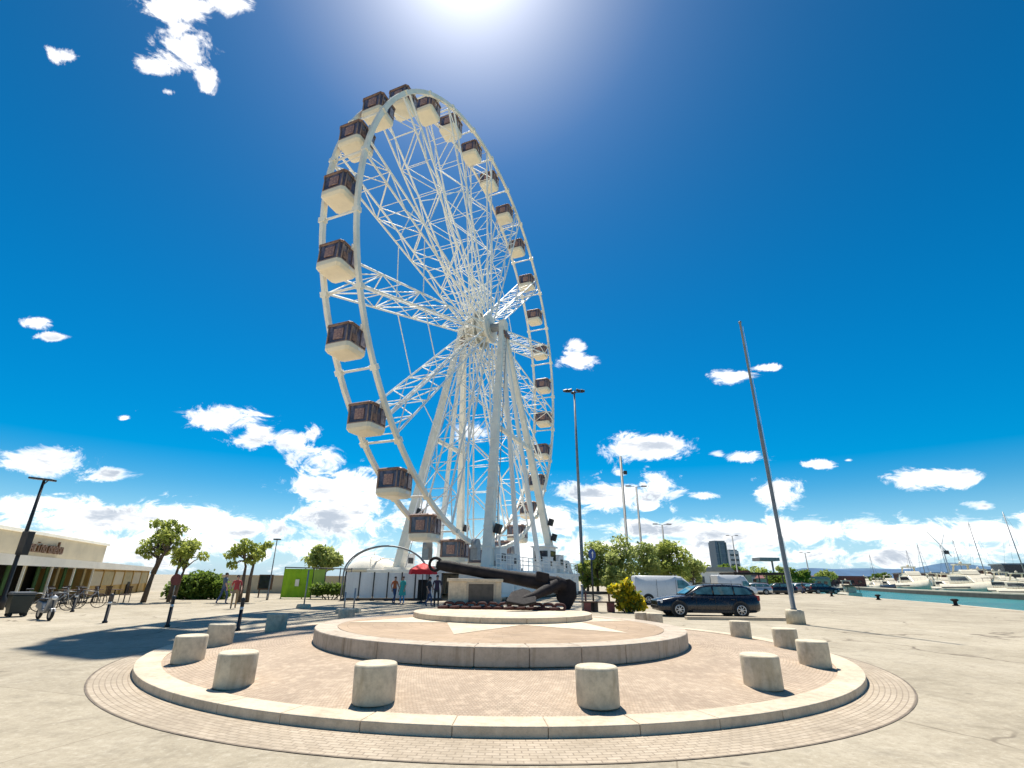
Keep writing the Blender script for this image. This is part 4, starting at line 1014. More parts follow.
def bicycle():
    o = empty('bicycle')
    for x in (-.52, .52):
        mb = MB(); wheelring(mb, (x, 0, .34), .33, .02)
        for k in range(10): mb.tube((x, 0, .34), (x+.32*cos(k*pi/5), 0, .34+.32*sin(k*pi/5)), .004, seg=4)
        mb.build('wheel', M['rubber'], o)
    mb = MB(); bb = Vector((-.08, 0, .3)); hd = Vector((.38, 0, .78)); st2_ = Vector((-.22, 0, .82)); ra = Vector((-.52, 0, .34))
    for a_, b2 in ((bb, hd), (bb, st2_), (st2_, hd), (bb, ra), (st2_, ra), (hd, Vector((.52, 0, .34)))): mb.tube(a_, b2, .022, seg=6)
    mb.tube(hd, hd+Vector((-.06, 0, .22)), .018); mb.tube(st2_, st2_+Vector((-.03, 0, .12)), .016); mb.build('frame', M['steel'], o)
    mb = MB(); mb.box((-.26, 0, .97), (.26, .14, .06)); mb.build('saddle', M['black'], o, bevel=.025)
    mb = MB(); mb.tube((.31, -.28, 1.02), (.31, .28, 1.02), .015); mb.build('handlebar', M['dmetal'], o)
    mb = MB(); mb.tube((-.08, -.12, .3), (-.08, .12, .3), .05, seg=12); mb.box((-.08, .12, .14), (.1, .08, .03)); mb.box((-.08, -.12, .46), (.1, .08, .03)); mb.build('pedals', M['black'], o)
    return o
b0 = bicycle()
for i, (u, v, rz_, lab) in enumerate(((52, 611, .9, 'grey bicycle parked right behind the scooter'), (64, 609, 1.1, 'grey bicycle second from the scooter'), (84, 608, .8, 'grey bicycle nearest the first thin black bollard'), (30, 613, .7, 'grey bicycle between the waste container and the scooter'))):
    o = b0 if i == 0 else copy_tree(b0); o.location = atz(u, v); o.rotation_euler = (.06, 0, rz_); tag(o, lab, 'bicycle', 'bicycles parked by the café')
# small round sign by the trees, poles with weights, dark box
p = atz(171, 603)
o = tag(empty('round_sign', p), 'small round reddish brown sign on a pale post between the trees', 'sign')
mb = MB(); mb.tube((0, 0, 0), (0, 0, 1.65), .035, seg=8); mb.build('post', M['steel'], o)
mb = MB(); mb.tube((-.0, -.05, 1.35), (-.0, -.02, 1.35), .34, seg=24); mb.build('disc', M['rust_red'], o)
for (u, v, ut, vt, lab) in ((303.5, 608, 304, 570, 'thin grey post on a concrete foot before the lime netting'), (353, 612.5, 354.5, 588, 'short dark post on a concrete foot before the hoarding'), (343.5, 613, 343.5, 592, 'pale thin post on a concrete foot left of the hoarding corner')):
    b0 = atz(u, v); h = heightat(b0, ut, vt)
    o = tag(empty('weighted_post', b0), lab, 'post', 'posts on concrete feet')
    mb = MB(); mb.tube((0, 0, .1), (0, 0, h), .04, seg=8); mb.build('post', M['steel'], o)
    mb = MB(); mb.box((0, 0, .1), (.75, .4, .2), taper=.85); mb.build('foot', M['bollard'], o, bevel=.03)
p = atz(263, 597.5)
o = tag(empty('notice_case', p), 'dark brown notice case on two legs far behind the trees', 'notice case')
mb = MB(); mb.box((0, 0, 1.15), (1.1, .25, 1.15)); mb.build('case', M['wood'], o, bevel=.03)
mb = MB(); mb.box((0, -.14, 1.15), (.9, .02, .95)); mb.build('pane', M['dglass'], o)
for x in (-.4, .4):
    mb = MB(); mb.box((x, 0, .3), (.08, .08, .6)); mb.build('leg', M['wood'], o)
# low pale wall far left behind the trees
p = atz(262, 595.5)
o = tag(empty('garden_wall', (p.x-6, p.y+6, 0)), 'long low pale wall far behind the young trees', 'wall')
mb = MB(); mb.box((4, 0, .8), (18, .3, 1.6)); mb.build('wall', M['facade'], o)
mb = MB(); mb.box((4, 0, 1.64), (18.2, .45, .1)); mb.build('coping', M['kerb'], o)

# ------------------------------------------------------------------ umbrella, sign, bench
p = atz(421, 603)
o = tag(empty('red_umbrella', p), 'open red umbrella over a dark stand in front of the hoarding', 'umbrella')
zt = heightat(p, 421, 563)
mb = MB()
rings = []
for r_, z in ((.06, zt), (.5, zt-.16), (.95, zt-.42), (1.02, zt-.72)):
    rings.append([Vector((r_*(1 if k % 2 == 0 else .96)*cos(2*pi*k/16), r_*(1 if k % 2 == 0 else .96)*sin(2*pi*k/16), z-(0 if k % 2 == 0 else .03))) for k in range(16)])
mb.loft(rings, False); c = mb.build('canopy', M['red'], o); sm = c.modifiers.new('thick', 'SOLIDIFY'); sm.thickness = .02
mb = MB(); mb.tube((0, 0, 0), (0, 0, zt), .03, seg=8); mb.lathe([(.3, 0), (.3, .08), (.05, .12)], 16); mb.build('pole', M['dmetal'], o)
mb = MB(); mb.box((0, .35, .85), (.62, .5, 1.3)); mb.build('stand_box', M['darkin'], o, bevel=.03)
p = atz(594, 611.5); zt = heightat(p, 593, 547)
o = tag(empty('road_sign', p), 'round blue road sign on a dark post beside the anchor', 'sign')
mb = MB(); mb.tube((0, 0, 0), (0, 0, zt), .05, seg=10); mb.box((0, 0, .25), (.34, .34, .5)); mb.build('post', M['dmetal'], o)
zc = heightat(p, 593.2, 554.5); o.rotation_euler.z = .7
mb = MB(); mb.tube((0, -.1, zc), (0, -.06, zc), .3, seg=32); dsc = mb.build('disc', M['blue_sign'], o)
mb = MB(); mb.box((0, -.108, zc-.05), (.06, .012, .25)); mb.prism([(-.1, 0), (.1, 0), (0, .14)], -.114, -.102, Matrix.Translation((0, 0, zc+.05))); mb.build('arrow', M['white'], dsc)
p = atz(601, 612)
o = tag(empty('bench', p), 'dark plank bench on reddish supports beside the flowering shrub', 'bench')
for k in range(3):
    mb = MB(); mb.box((0, -.18+.18*k, .5), (2.3, .15, .06)); mb.build('plank', M['wood'], o, bevel=.01)
mb = MB(); mb.box((0, .32, .95), (2.3, .05, .16)); mb.build('backrest', M['black'], o, bevel=.01)
for x in (-.75, .55):
    mb = MB(); mb.box((x, 0, .24), (.34, .5, .46)); mb.box((x, .3, .62), (.1, .07, .7)); mb.build('support', M['rust_red'], o, bevel=.03)
p = atz(583, 612); o = tag(empty('marker_post', p), 'short pale post between the anchor and the blue sign', 'post')
mb = MB(); mb.tube((0, 0, 0), (0, 0, 1.3), .06, seg=10); mb.build('post', M['steel'], o)
mb = MB(); mb.lathe([(.075, 1.28), (.075, 1.34), (.03, 1.4)], 10); mb.build('cap', M['steel'], o)

# ------------------------------------------------------------------ vehicles
def wheel(o, x, y, r, wd, side):
    mb = MB()
    prof = [(r*.62, -wd/2), (r*.95, -wd/2), (r, -wd/2+.03), (r, wd/2-.03), (r*.95, wd/2), (r*.62, wd/2)]
    seg = 26
    mb.loft([[Vector((q*cos(2*pi*i/seg), s, q*sin(2*pi*i/seg))) for i in range(seg)] for q, s in prof], True, True)
    wh = mb.build('wheel', M['rubber'], o); wh.location = (x, y, r)
    mb = MB(); ys = side*(wd/2+.006)
    for k in range(7):
        a = 2*pi*k/7
        mb.beam(Vector((.04*cos(a), ys, .04*sin(a))), Vector((r*.6*cos(a), ys, r*.6*sin(a))), .03, .075, .03, .06, up=(0, 1, 0))
    mb.path([Vector((r*.61*cos(2*pi*k/24), ys, r*.61*sin(2*pi*k/24))) for k in range(24)], .025, 6, True)
    mb.tube((0, ys-.02*side, 0), (0, ys+.012*side, 0), .07, seg=12); mb.build('rim', M['alloy'], wh)
def shell(mb, stations):
    """stations: (x, half width, z bottom, z belt, half width top, z top)"""
    rings = []
    for x, hw, zb, zm, ht, zt in stations:
        zl = zb+(zm-zb)*.45
        rings.append([Vector((x, -hw*.9, zb)), Vector((x, -hw*.99, zb+.1)), Vector((x, -hw, zl)), Vector((x, -hw*.95, zm)), Vector((x, -ht, zt-.03)), Vector((x, -ht*.86, zt)), Vector((x, ht*.86, zt)), Vector((x, ht, zt-.03)), Vector((x, hw*.95, zm)), Vector((x, hw, zl)), Vector((x, hw*.99, zb+.1)), Vector((x, hw*.9, zb))])
    mb.loft(rings, True, True)
def station_wagon(loc, rz, label, paint, group=None, n='station_wagon'):
    o = tag(empty(n, loc, rz), label, 'car', group)
    mb = MB()     # front of the car is at -x
    shell(mb, [(-2.38, .58, .36, .62, .54, .66), (-2.32, .76, .25, .68, .66, .72), (-2.1, .85, .2, .74, .72, .8), (-1.6, .89, .18, .84, .76, .89), (-1.0, .9, .18, .9, .78, .955), (-.4, .9, .18, .92, .8, .97), (1.4, .9, .18, .95, .8, .985), (2.1, .88, .22, .96, .78, 1.0), (2.34, .8, .3, .93, .72, .98), (2.4, .7, .36, .86, .66, .92)])
    mb.build('body', paint, o)
    mb = MB()
    G = [(-1.05, .74, .97, .7, .98), (-.35, .74, .95, .6, 1.38), (.1, .75, .95, .615, 1.445), (.9, .75, .95, .61, 1.455), (1.75, .74, .95, .59, 1.41), (2.02, .73, .95, .57, 1.34), (2.3, .7, .95, .66, 1.0)]
    rings = [[Vector((x, -a, zb)), Vector((x, -b_-.03, zt-.07)), Vector((x, -b_*.85, zt)), Vector((x, b_*.85, zt)), Vector((x, b_+.03, zt-.07)), Vector((x, a, zb))] for x, a, zb, b_, zt in G]
    mb.loft(rings, True, True); mb.build('roof', paint, o)
    def side_y(x, z, s):
        for (xa, a, zb, b_, zt), (xb, a2, zb2, b2, zt2) in zip(G, G[1:]):
            if xa <= x <= xb:
                k = (x-xa)/(xb-xa); A0, B0, T0 = a+(a2-a)*k, b_+(b2-b_)*k+.03, zt+(zt2-zt)*k-.07
                return s*(A0+(B0-A0)*max(0, min(1, (z-.95)/max(.01, T0-.95)))+.008)
    W = [[(-.82, 1.0), (.22, 1.0), (.22, 1.34), (-.2, 1.3), (-.42, 1.22)], [(.3, 1.0), (1.2, 1.0), (1.2, 1.345), (.3, 1.345)], [(1.28, 1.0), (2.12, 1.02), (1.92, 1.25), (1.75, 1.31), (1.28, 1.34)]]
    for s in (-1, 1):
        for poly in W:
            mb = MB(); mb.poly([Vector((x, side_y(x, z, s), z)) for x, z in poly]); ww = mb.build('side_window', M['tglass'], o); sm = ww.modifiers.new('thick', 'SOLIDIFY'); sm.thickness = .012; sm.offset = 0
    mb = MB(); mb.poly([(-1.02, -.62, 1.0), (-1.02, .62, 1.0), (-.43, .54, 1.34), (-.43, -.54, 1.34)]); x_ = mb.build('windscreen', M['tglass'], o); x_.location = (-.025, 0, .02)
    mb = MB(); mb.poly([(2.29, -.58, 1.03), (2.29, .58, 1.03), (2.06, .5, 1.3), (2.06, -.5, 1.3)]); x_ = mb.build('rear_window', M['tglass'], o); x_.location = (.025, 0, .01)
    for s in (-1, 1):
        mb = MB(); mb.box((-2.2, s*.62, .66), (.24, .34, .13), Euler((0, 0, s*-.45)).to_matrix()); mb.build('headlight', M['lampglass'], o, bevel=.03)
        mb = MB(); mb.box((2.3, s*.7, .86), (.22, .2, .22), Euler((0, 0, s*.3)).to_matrix()); mb.build('tail_light', M['redlamp'], o, bevel=.02)
        mb = MB(); mb.box((-.72, s*.98, 1.02), (.12, .2, .13)); mb.build('wing_mirror', paint, o, bevel=.03)
        mb = MB(); mb.tube((-.1, s*.57, 1.5), (1.7, s*.55, 1.475), .018, seg=6)
        for x in (-.1, .8, 1.7): mb.tube((x, s*.56, 1.4), (x, s*.56, 1.49), .018, seg=6)
        mb.build('roof_rail', M['dmetal'], o)
        for x in (-.62, .26, 1.24):
            mb = MB(); mb.box((x, s*.897, .62), (.012, .012, .56)); mb.build('door_seam', M['black'], o)
        for x in (.1, 1.08):
            mb = MB(); mb.box((x, s*.9, .8), (.2, .03, .035)); mb.build('door_handle', paint, o, bevel=.01)
        mb = MB(); mb.box((.3, s*.9, .26), (2.3, .03, .12)); mb.build('side_skirt', M['black'], o, bevel=.01)
        for x in (-1.45, 1.4):
            mb = MB(); mb.path([Vector((x+.385*cos(pi*k/14), s*.885, .33+.385*sin(pi*k/14))) for k in range(15)], .03, 6)
            mb.tube((x, s*.7, .33), (x, s*.905, .33), .37, seg=26); mb.build('wheel_arch', M['black'], o)
            wheel(o, x, s*.83, .325, .22, s)
    mb = MB(); mb.box((-2.36, 0, .42), (.1, 1.2, .14)); mb.build('grille', M['black'], o, bevel=.02)
    mb = MB(); mb.box((2.4, 0, .62), (.03, .5, .11)); mb.build('number_plate', M['white2'], o)
    return o
cp_ = atz(703, 616)
car = station_wagon((cp_.x+.1, 26.6, 0), -.03, 'dark blue station wagon parked beyond the right side of the plaza', M['carpaint'])
car.scale = (1.04, 1.02, 1.02)
def van(loc, rz, label, paint, n='van', high=1.95):
    o = tag(empty(n, loc, rz), label, 'van')
    mb = MB()    # front at +x
    H = high
    shell(mb, [(-2.3, .86, .35, 1.05, .8, H-.06), (-2.2, .9, .28, 1.05, .84, H), (.6, .92, .26, 1.05, .84, H), (1.05, .92, .26, 1.05, .8, H-.04), (1.55, .92, .26, 1.02, .78, 1.5), (1.8, .91, .26, 1.0, .76, 1.12), (2.25, .88, .28, .82, .72, .96), (2.45, .8, .34, .68, .66, .78)])
    mb.build('body', paint, o)
    for s in (-1, 1):
        mb = MB(); mb.poly([Vector((.72, s*.9, 1.12)), Vector((1.62, s*.89, 1.1)), Vector((1.45, s*.84, 1.48)), Vector((1.18, s*.84, 1.66)), Vector((.72, s*.85, 1.66))]); ww = mb.build('side_window', M['tglass'], o); sm = ww.modifiers.new('thick', 'SOLIDIFY'); sm.thickness = .03; sm.offset = 0
        mb = MB(); mb.box((2.3, s*.66, .74), (.25, .26, .2)); mb.build('headlight', M['lampglass'], o, bevel=.04)
        mb = MB(); mb.box((-2.28, s*.8, 1.0), (.08, .12, .45)); mb.build('tail_light', M['redlamp'], o, bevel=.02)
        mb = MB(); mb.box((1.5, s*1.02, 1.2), (.1, .2, .24)); mb.build('wing_mirror', M['black'], o, bevel=.03)
        mb = MB(); mb.box((-.75, s*.925, 1.0), (.02, .012, 1.4)); mb.box((.6, s*.925, 1.0), (.02, .012, 1.4)); mb.build('door_seam', M['dmetal'], o)
        for x in (-1.4, 1.5):
            mb = MB(); mb.tube((x, s*.7, .34), (x, s*.925, .34), .4, seg=24); mb.build('wheel_arch', M['black'], o); wheel(o, x, s*.85, .33, .22, s)
    mb = MB(); mb.poly([(1.12, -.68, 1.72), (1.12, .68, 1.72), (1.8, .7, 1.16), (1.8, -.7, 1.16)]); x_ = mb.build('windscreen', M['tglass'], o); x_.location = (.03, 0, .03)
    mb = MB(); mb.box((2.42, 0, .45), (.16, 1.5, .18)); mb.build('bumper', M['black'], o, bevel=.04)
    return o
M['vanwhite'] = mat('van_paint', (.75, .76, .77), .35, .05, 1)
p = atz(667, 604.5); van((p.x, 38.5, 0), -.12, 'white panel van parked behind the dark car', M['vanwhite'])
p = atz(708, 594); van((p.x, 62, 0), .1, 'far white delivery van seen above the roof of the dark car', M['vanwhite'], high=2.3)
PC = [(752, 70, 'silver', 'small silver car parked under the left end of the far carport'), (764, 74, 'red', 'small dark red car parked under the far carport'), (777, 72, 'black', 'small black car at the right end of the far carport'), (797, 82, 'silver', 'far silver car just right of the flagpole'), (812, 96, 'black', 'small far black car by the water, right of the flagpole'), (822, 80, 'black', 'far dark car next to the quay edge')]
pm = dict(silver=M['alloy'], red=mat('dark_red_paint', (.16, .015, .02), .3, .1, 1), black=M['carpaint'], white=M['vanwhite'])
for u, y, c, lab in PC:
    p = aty(u, 590, y); station_wagon((p.x, y, 0), R.uniform(-.3, .3)+(pi if R.random() < .5 else 0), lab, pm[c], 'parked cars far away', 'parked_car')
# carports / canopies
p = aty(757, 590, 76)
o = tag(empty('carport', (p.x, 77, 0)), 'dark flat roofed carport over the far parked cars', 'carport')
mb = MB(); mb.box((0, 0, 2.7), (7.4, 5, .3)); mb.build('roof', M['darkin'], o, bevel=.03)
for x in (-3.4, 0, 3.4):
    for y in (-2.2, 2.2): mb = MB(); mb.box((x, y, 1.28), (.14, .14, 2.56)); mb.build('post', M['dmetal'], o)
p = aty(771, 590, 130); zt = aty(771, 559.5, 130).z
o = tag(empty('fuel_canopy', (p.x, 130, 0)), 'high grey canopy on a single stem beyond the carport', 'canopy')
mb = MB(); mb.box((0, 0, zt), (5, 4, .8)); mb.build('roof', M['pole'], o, bevel=.05)
mb = MB(); mb.tube((1.5, 0, 0), (1.5, 0, zt-.4), .22, seg=10); mb.build('stem', M['steel'], o)
# towers
p = aty(721.5, 575, 420); zt = aty(721, 542.5, 420).z; wd = 17*420/485*.72
o = tag(empty('glass_tower', (p.x, 420, 0), .25), 'dark bluish glass office tower on the skyline', 'building')
m, t, b = newmat('tower_glass')
co = t.node('ShaderNodeTexCoord').outputs['Object']
br = t.node('ShaderNodeTexBrick'); mp = t.node('ShaderNodeMapping'); t.l.new(co, mp.inputs[0]); mp.inputs['Rotation'].default_value = (pi/2, 0, 0); t.l.new(mp.outputs[0], br.inputs['Vector'])
br.offset = 0; br.inputs['Scale'].default_value = 1; br.inputs['Brick Width'].default_value = 1.8; br.inputs['Row Height'].default_value = 3.2; br.inputs['Mortar Size'].default_value = .16
br.inputs['Color1'].default_value = (.06, .09, .13, 1); br.inputs['Color2'].default_value = (.1, .13, .18, 1); br.inputs['Mortar'].default_value = (.16, .18, .21, 1)
t.l.new(br.outputs[0], b.inputs['Base Color']); b.inputs['Roughness'].default_value = .25
mb = MB(); mb.box((0, 0, zt/2), (wd, wd*.8, zt)); mb.build('glazing', m, o)
mb = MB(); mb.box((-wd*.17, -wd*.42, zt/2), (wd*.1, .8, zt-.5)); mb.box((wd*.44, -wd*.42, zt/2), (wd*.08, .8, zt-.5)); mb.build('pier', M['pole'], o)
mb = MB(); mb.box((0, 0, zt+.6), (wd*.9, wd*.7, 1.2)); mb.build('roof', M['pole'], o)
p = aty(735, 575, 460); zt = aty(735, 551, 460).z
o = tag(empty('pale_tower', (p.x, 460, 0)), 'pale grey block right of the dark glass tower', 'building')
mb = MB(); mb.box((0, 0, zt/2), (8.5, 9, zt)); mb.build('wall', mat('pale_block', (.48, .5, .52), .7, .1, .1), o)
for k in range(6): mb = MB(); mb.box((0, -4.52, zt*(k+.6)/6.5), (7, .1, zt/6.5*.45)); mb.build('window', M['dglass'], o)
mb = MB(); mb.box((0, 0, zt+.5), (7, 7, 1)); mb.build('roof', M['pole'], o)

# ------------------------------------------------------------------ harbour
HC = {}
HC['hull'] = mat('gelcoat', (.76, .68, .52), .3, .08, .5)
HC['navy'] = mat('navy_hull', (.02, .022, .03), .3, .2, .5)
HC['brownc'] = mat('brown_canvas', (.12, .055, .04), .8, .25, .6)
def yacht(n, label, loc, rz, L, hull, top, dark=False, mast=0, cat='boat', awn=None):
    o = tag(empty(n, loc, rz), label, cat, 'boats along the far quay')
    Wd = L*.27; mb = MB(); rings = []
    for s, wk, sh, kz in ((0, .82, .0, 0), (.12, .94, 0, 0), (.45, 1, .02, 0), (.7, .86, .1, .05), (.88, .5, .25, .2), (.97, .2, .4, .5), (1.0, .04, .46, .75)):
        x = (s-.5)*L; hw = Wd/2*wk; zt = L*.115+sh*L*.1; zb = -.25+kz*L*.08
        rings.append([Vector((x, -hw, zt)), Vector((x, -hw*.88, zb+.25*(zt-zb))), Vector((x, -hw*.3, zb)), Vector((x, hw*.3, zb)), Vector((x, hw*.88, zb+.25*(zt-zb))), Vector((x, hw, zt))])
    mb.loft(rings, True, True); h_ = mb.build('hull', hull, o)
    mb = MB()
    for s in (-1, 1): mb.beam((-L*.42, s*Wd*.475, L*.075), (L*.2, s*Wd*.49, L*.085), .06, L*.012)
    mb.build('rubbing_strake', M['black'], h_)
    z0 = L*.117
    mb = MB()
    out = [(-.3, 0), (.24, .01), (.12, .085), (-.05, .095), (-.3, .095)]
    mb.prism([(x*L, z*L) for x, z in out], -Wd*.36, Wd*.36, Matrix.Translation((0, 0, z0))); c = mb.build('cabin', top, o, bevel=L*.008)
    mb = MB()
    for s in (-1, 1): mb.prism([(x*L, z*L) for x, z in ((-.24, .035), (.14, .035), (.08, .075), (-.24, .075))], s*Wd*.362-.02, s*Wd*.362+.02, Matrix.Translation((0, 0, z0)))
    mb.build('window', M['dglass'], c)
    mb = MB(); mb.prism([(x*L, z*L) for x, z in ((-.26, .095), (.02, .095), (-.02, .135), (-.05, .15), (-.08, .125), (-.26, .12))], -Wd*.3, Wd*.3, Matrix.Translation((0, 0, z0))); mb.build('flybridge', top, o, bevel=L*.006)
    mb = MB()
    for s in (-1, 1): mb.beam((-L*.2, s*Wd*.28, z0+L*.11), (-L*.16, s*Wd*.24, z0+L*.2), L*.02, .1)
    mb.box((-L*.15, 0, z0+L*.205), (L*.09, Wd*.56, L*.016)); mb.ball((-L*.15, 0, z0+L*.225), L*.018, 1); mb.build('radar_arch', top, o)
    mb = MB()
    xs = [-L*.1+L*.55*k/9 for k in range(10)]
    for s in (-1, 1):
        prev = None
        for x in xs:
            k = max(0, (x/L+.5-.45)/.55); y = s*Wd*.46*max(.1, 1-k**2.2); z = z0+L*.05*k**1.5
            mb.tube((x, y, z), (x, y, z+.75), .02, seg=4)
            if prev: mb.tube(prev, (x, y, z+.75), .02, seg=4)
            prev = (x, y, z+.75)
    mb.build('guard_rail', M['steel'], o)
    if awn:
        mb = MB(); mb.box((-L*.33, 0, z0+L*.13), (L*.28, Wd*.8, .12)); 
        for x in (-.45, -.22):
            for s in (-1, 1): mb.tube((x*L, s*Wd*.36, z0-.1), (x*L, s*Wd*.36, z0+L*.13), .04, seg=5)
        mb.build('awning', awn, o)
    if mast:
        mb = MB(); mb.tube((L*.02, 0, z0), (L*.0, 0, mast), .12, .08, 8); mb.tube((L*.0, -Wd*.25, mast*.6), (L*.0, Wd*.25, mast*.6), .04, seg=5); mb.tube((L*.01, 0, z0+1.6), (-L*.36, 0, z0+1.7), .07, seg=6); ms = mb.build('mast', M['steel'], o)
        mb = MB()
        for q in ((L*.48, 0, z0+.5), (-L*.48, 0, z0), (0, Wd*.45, z0), (0, -Wd*.45, z0)): mb.tube((0, 0, mast-.1), q, .018, seg=4)
        mb.build('rigging', M['dmetal'], ms)
    return o
def moored(u, y, **kw):
    p = aty(u, 590, y); return (p.x, y, -1.2)
YD = radians(66)
def bank(y, off):      # a point "off" metres out from the far quay at distance y
    for a, b_ in zip(QF, QF[1:]):
        if a.y <= y <= b_.y:
            k = (y-a.y)/(b_.y-a.y); q = a.lerp(b_, k); dq = (b_-a).normalized(); return Vector((q.x, q.y, 0)), Vector((dq.y, -dq.x, 0)), atan2(dq.y, dq.x)
def place(u, v, off, vy=None):
    """on the far quay (behind its edge by off) in the direction u"""
    r = ray(u, v); best = None
    for k in range(400, 4000):
        y = k*.1
        q = bank(y, 0)
        if q is None: continue
        p, n_, a = q; p = p+n_*off
        e = abs(p.x/p.y-r.x/r.y)
        if best is None or e < best[0]: best = (e, p, a)
    return best[1], best[2]
YL = [(976, 11, 21, 'hull', 0, None, 'largest cream motor yacht behind the pier, with dark windows'), (918, 11, 22, 'hull', 0, 'brownc', 'long cream boat with a brown awning left of the largest yacht'),
      (1030, 10.5, 14, 'hull', 22, None, 'white sailing yacht at the right edge of the view'), (893, 10, 15, 'navy', 0, 'brownc', 'black hulled boat with a brown canopy behind the pier'),
      (868, 10, 15, 'hull', 0, None, 'small pale cruiser nearest the far end of the pier'), (953, 24, 16, 'navy', 19, None, 'sailing yacht behind the larger motor yachts, showing mainly its mast'),
      (1004, 23, 17, 'hull', 0, 'brownc', 'second row motor boat with a dark brown awning behind the largest yacht'), (917, 25, 15, 'navy', 20, None, 'dark sailing boat with a slim mast in the second row'), (938, 22, 17, 'hull', 0, 'brownc', 'second row cream boat with brown awning left of the sailing mast'), (884, 24, 14, 'hull', 0, None, 'pale cruiser in the second row behind the black hulled boat'), (854, 10, 11, 'hull', 0, None, 'tiny pale cruiser at the end of the row, by the canal mouth')]
YL += [(906, 18, 16, 'hull', 0, None, 'cream cruiser wedged between the long cream boat and the dark sailing boat'), (990, 17, 18, 'hull', 23, None, 'tall masted sailing yacht just right of the largest motor yacht'), (1012, 12, 15, 'hull', 0, 'brownc', 'cream boat with brown awning second from the right edge'), (950, 12, 15, 'hull', 0, None, 'cream cruiser squeezed left of the largest yacht'), (878, 11, 13, 'hull', 18, None, 'small sailing yacht with a thin mast in the far part of the row'), (968, 27, 16, 'hull', 21, None, 'sailing yacht with a bare mast before the brown shed'), (930, 15, 14, 'hull', 19, None, 'sailing yacht with a bare mast among the cream boats left of centre')]
for u, of_, L, hl, mast, awn, lab in YL:
    p, a = place(u, 590, of_)
    yacht('motor_yacht' if not mast else 'sailing_yacht', lab, (p.x, p.y, -1.2), a+(pi if R.random() < .75 else 0)+R.uniform(-.06, .06), L*1.15, HC[hl], HC['hull'], mast=mast*.85, awn=HC[awn] if awn else None)
# near end of the canal: a small boat by the near quay
p = aty(822, 590, 88); yacht('motor_boat', 'small white boat moored at the near end of the quay, left of the open water', (p.x+6.5, 92, -1.0), 1.3, 9, HC['hull'], HC['hull'], awn=HC['brownc'])
# dock crane and sheds on the far quay
p, a = place(955, 590, 42)
o = tag(empty('dock_crane', (p.x, p.y, 0)), 'grey boatyard crane standing above the yachts', 'crane')
zt = 12.5*p.y/120
mb = MB(); mb.tube((0, 0, 0), (0, 0, zt*.8), .35, .25, 10); mb.build('tower', M['white2'], o)
mb = MB(); mb.beam((3, 0, zt*.55), (-5, 0, zt), .3, .35, .2, .2); mb.beam((0, 0, zt*.75), (2.5, 0, zt*.95), .25, .25); mb.build('jib', M['white2'], o)
mb = MB(); mb.box((1, 0, zt*.62), (1.8, 1.6, 1.6)); mb.build('cab', M['dmetal'], o, bevel=.1)
for (u, off, wd, ht, mt, lab) in ((868, 44, 12, 5.2, 'facade', 'small pale harbour house with a flat roof beyond the boats'), (925, 52, 40, 6.8, 'brownc', 'long dark brown boat shed behind the cream boats'), (985, 50, 34, 6.8, 'brownc', 'dark brown boat shed behind the largest yacht'), (1022, 44, 10, 8, 'navy', 'dark blue boat shed at the right edge of the view')):
    p, a = place(u, 590, off); mt_ = M.get(mt) or HC[mt]
    o = tag(empty('boat_shed' if ht > 6 else 'harbour_house', (p.x, p.y, -.1), a), lab, 'building')
    mb = MB(); mb.box((0, 0, ht/2), (wd, 9, ht)); mb.build('wall', mt_, o, bevel=.03)
    mb = MB(); mb.prism([(-wd/2-.5, ht), (wd/2+.5, ht), (wd/2+.3, ht+.5), (-wd/2-.3, ht+.5)], -5, 5); mb.build('roof', M['pole'], o)
    for k in range(5): mb = MB(); mb.box((wd*(k-2)/5.5, 4.53, ht*.5), (wd/9, .1, ht*.4)); mb.box((wd*(k-2)/5.5, -4.53, ht*.5), (wd/9, .1, ht*.4)); mb.build('window', M['dglass'], o)
for i, (u, off, lab) in enumerate(((878, 46, 'dark green tree right of the harbour house'), (888, 55, 'dark green tree furthest right behind the harbour house'))):
    p, a = place(u, 590, off); rr = random.Random(90+i); h = 8
    tree('harbour_tree', lab, 'tree', (p.x, p.y, -.1), h, [[(0, 0, 0), (0, 0, 2.5), (.1, 0, 4)]], lumps(rr, 0, 0, 4.8, 2.6, 2.4, 12, 1.1, 1.8), M['hedge'], 1200, .5, 95+i, 'trees behind the harbour', .25)
# low town and greenery on the horizon behind the car park
rr = random.Random(44)
for i, (u, y, wd, ht, mt) in enumerate(((690, 110, 16, 3.4, 'white2'), (712, 150, 20, 3.6, 'facade'), (745, 180, 24, 3.2, 'white2'), (785, 170, 14, 2.6, 'facade'), (806, 190, 14, 2.6, 'facade'), (838, 230, 20, 3.4, 'rust_red'))):
    p = aty(u, 590, y)
    o = tag(empty('low_building', (p.x, y, 0), rr.uniform(-.2, .2)), ['low white building above the roof of the dark car', 'low cream building under the glass tower', 'low white hall beyond the carport', 'low cream building just left of the flagpole', 'low white building just right of the flagpole', 'low reddish building at the end of the canal'][i], 'building')
    mb = MB(); mb.box((0, 0, ht/2), (wd, 8, ht)); mb.build('wall', M[mt], o)
    mb = MB(); mb.prism([(-wd/2-.3, ht), (wd/2+.3, ht), (wd/2-.6, ht+.9), (-wd/2+.6, ht+.9)], -4.3, 4.3); mb.build('roof', M['rust_red'] if i % 2 else M['pole'], o)
    for k in range(6): mb = MB(); mb.box((wd*(k-2.5)/6.5, -4.03, ht*.55), (wd/12, .08, ht*.35)); mb.build('window', M['dglass'], o)
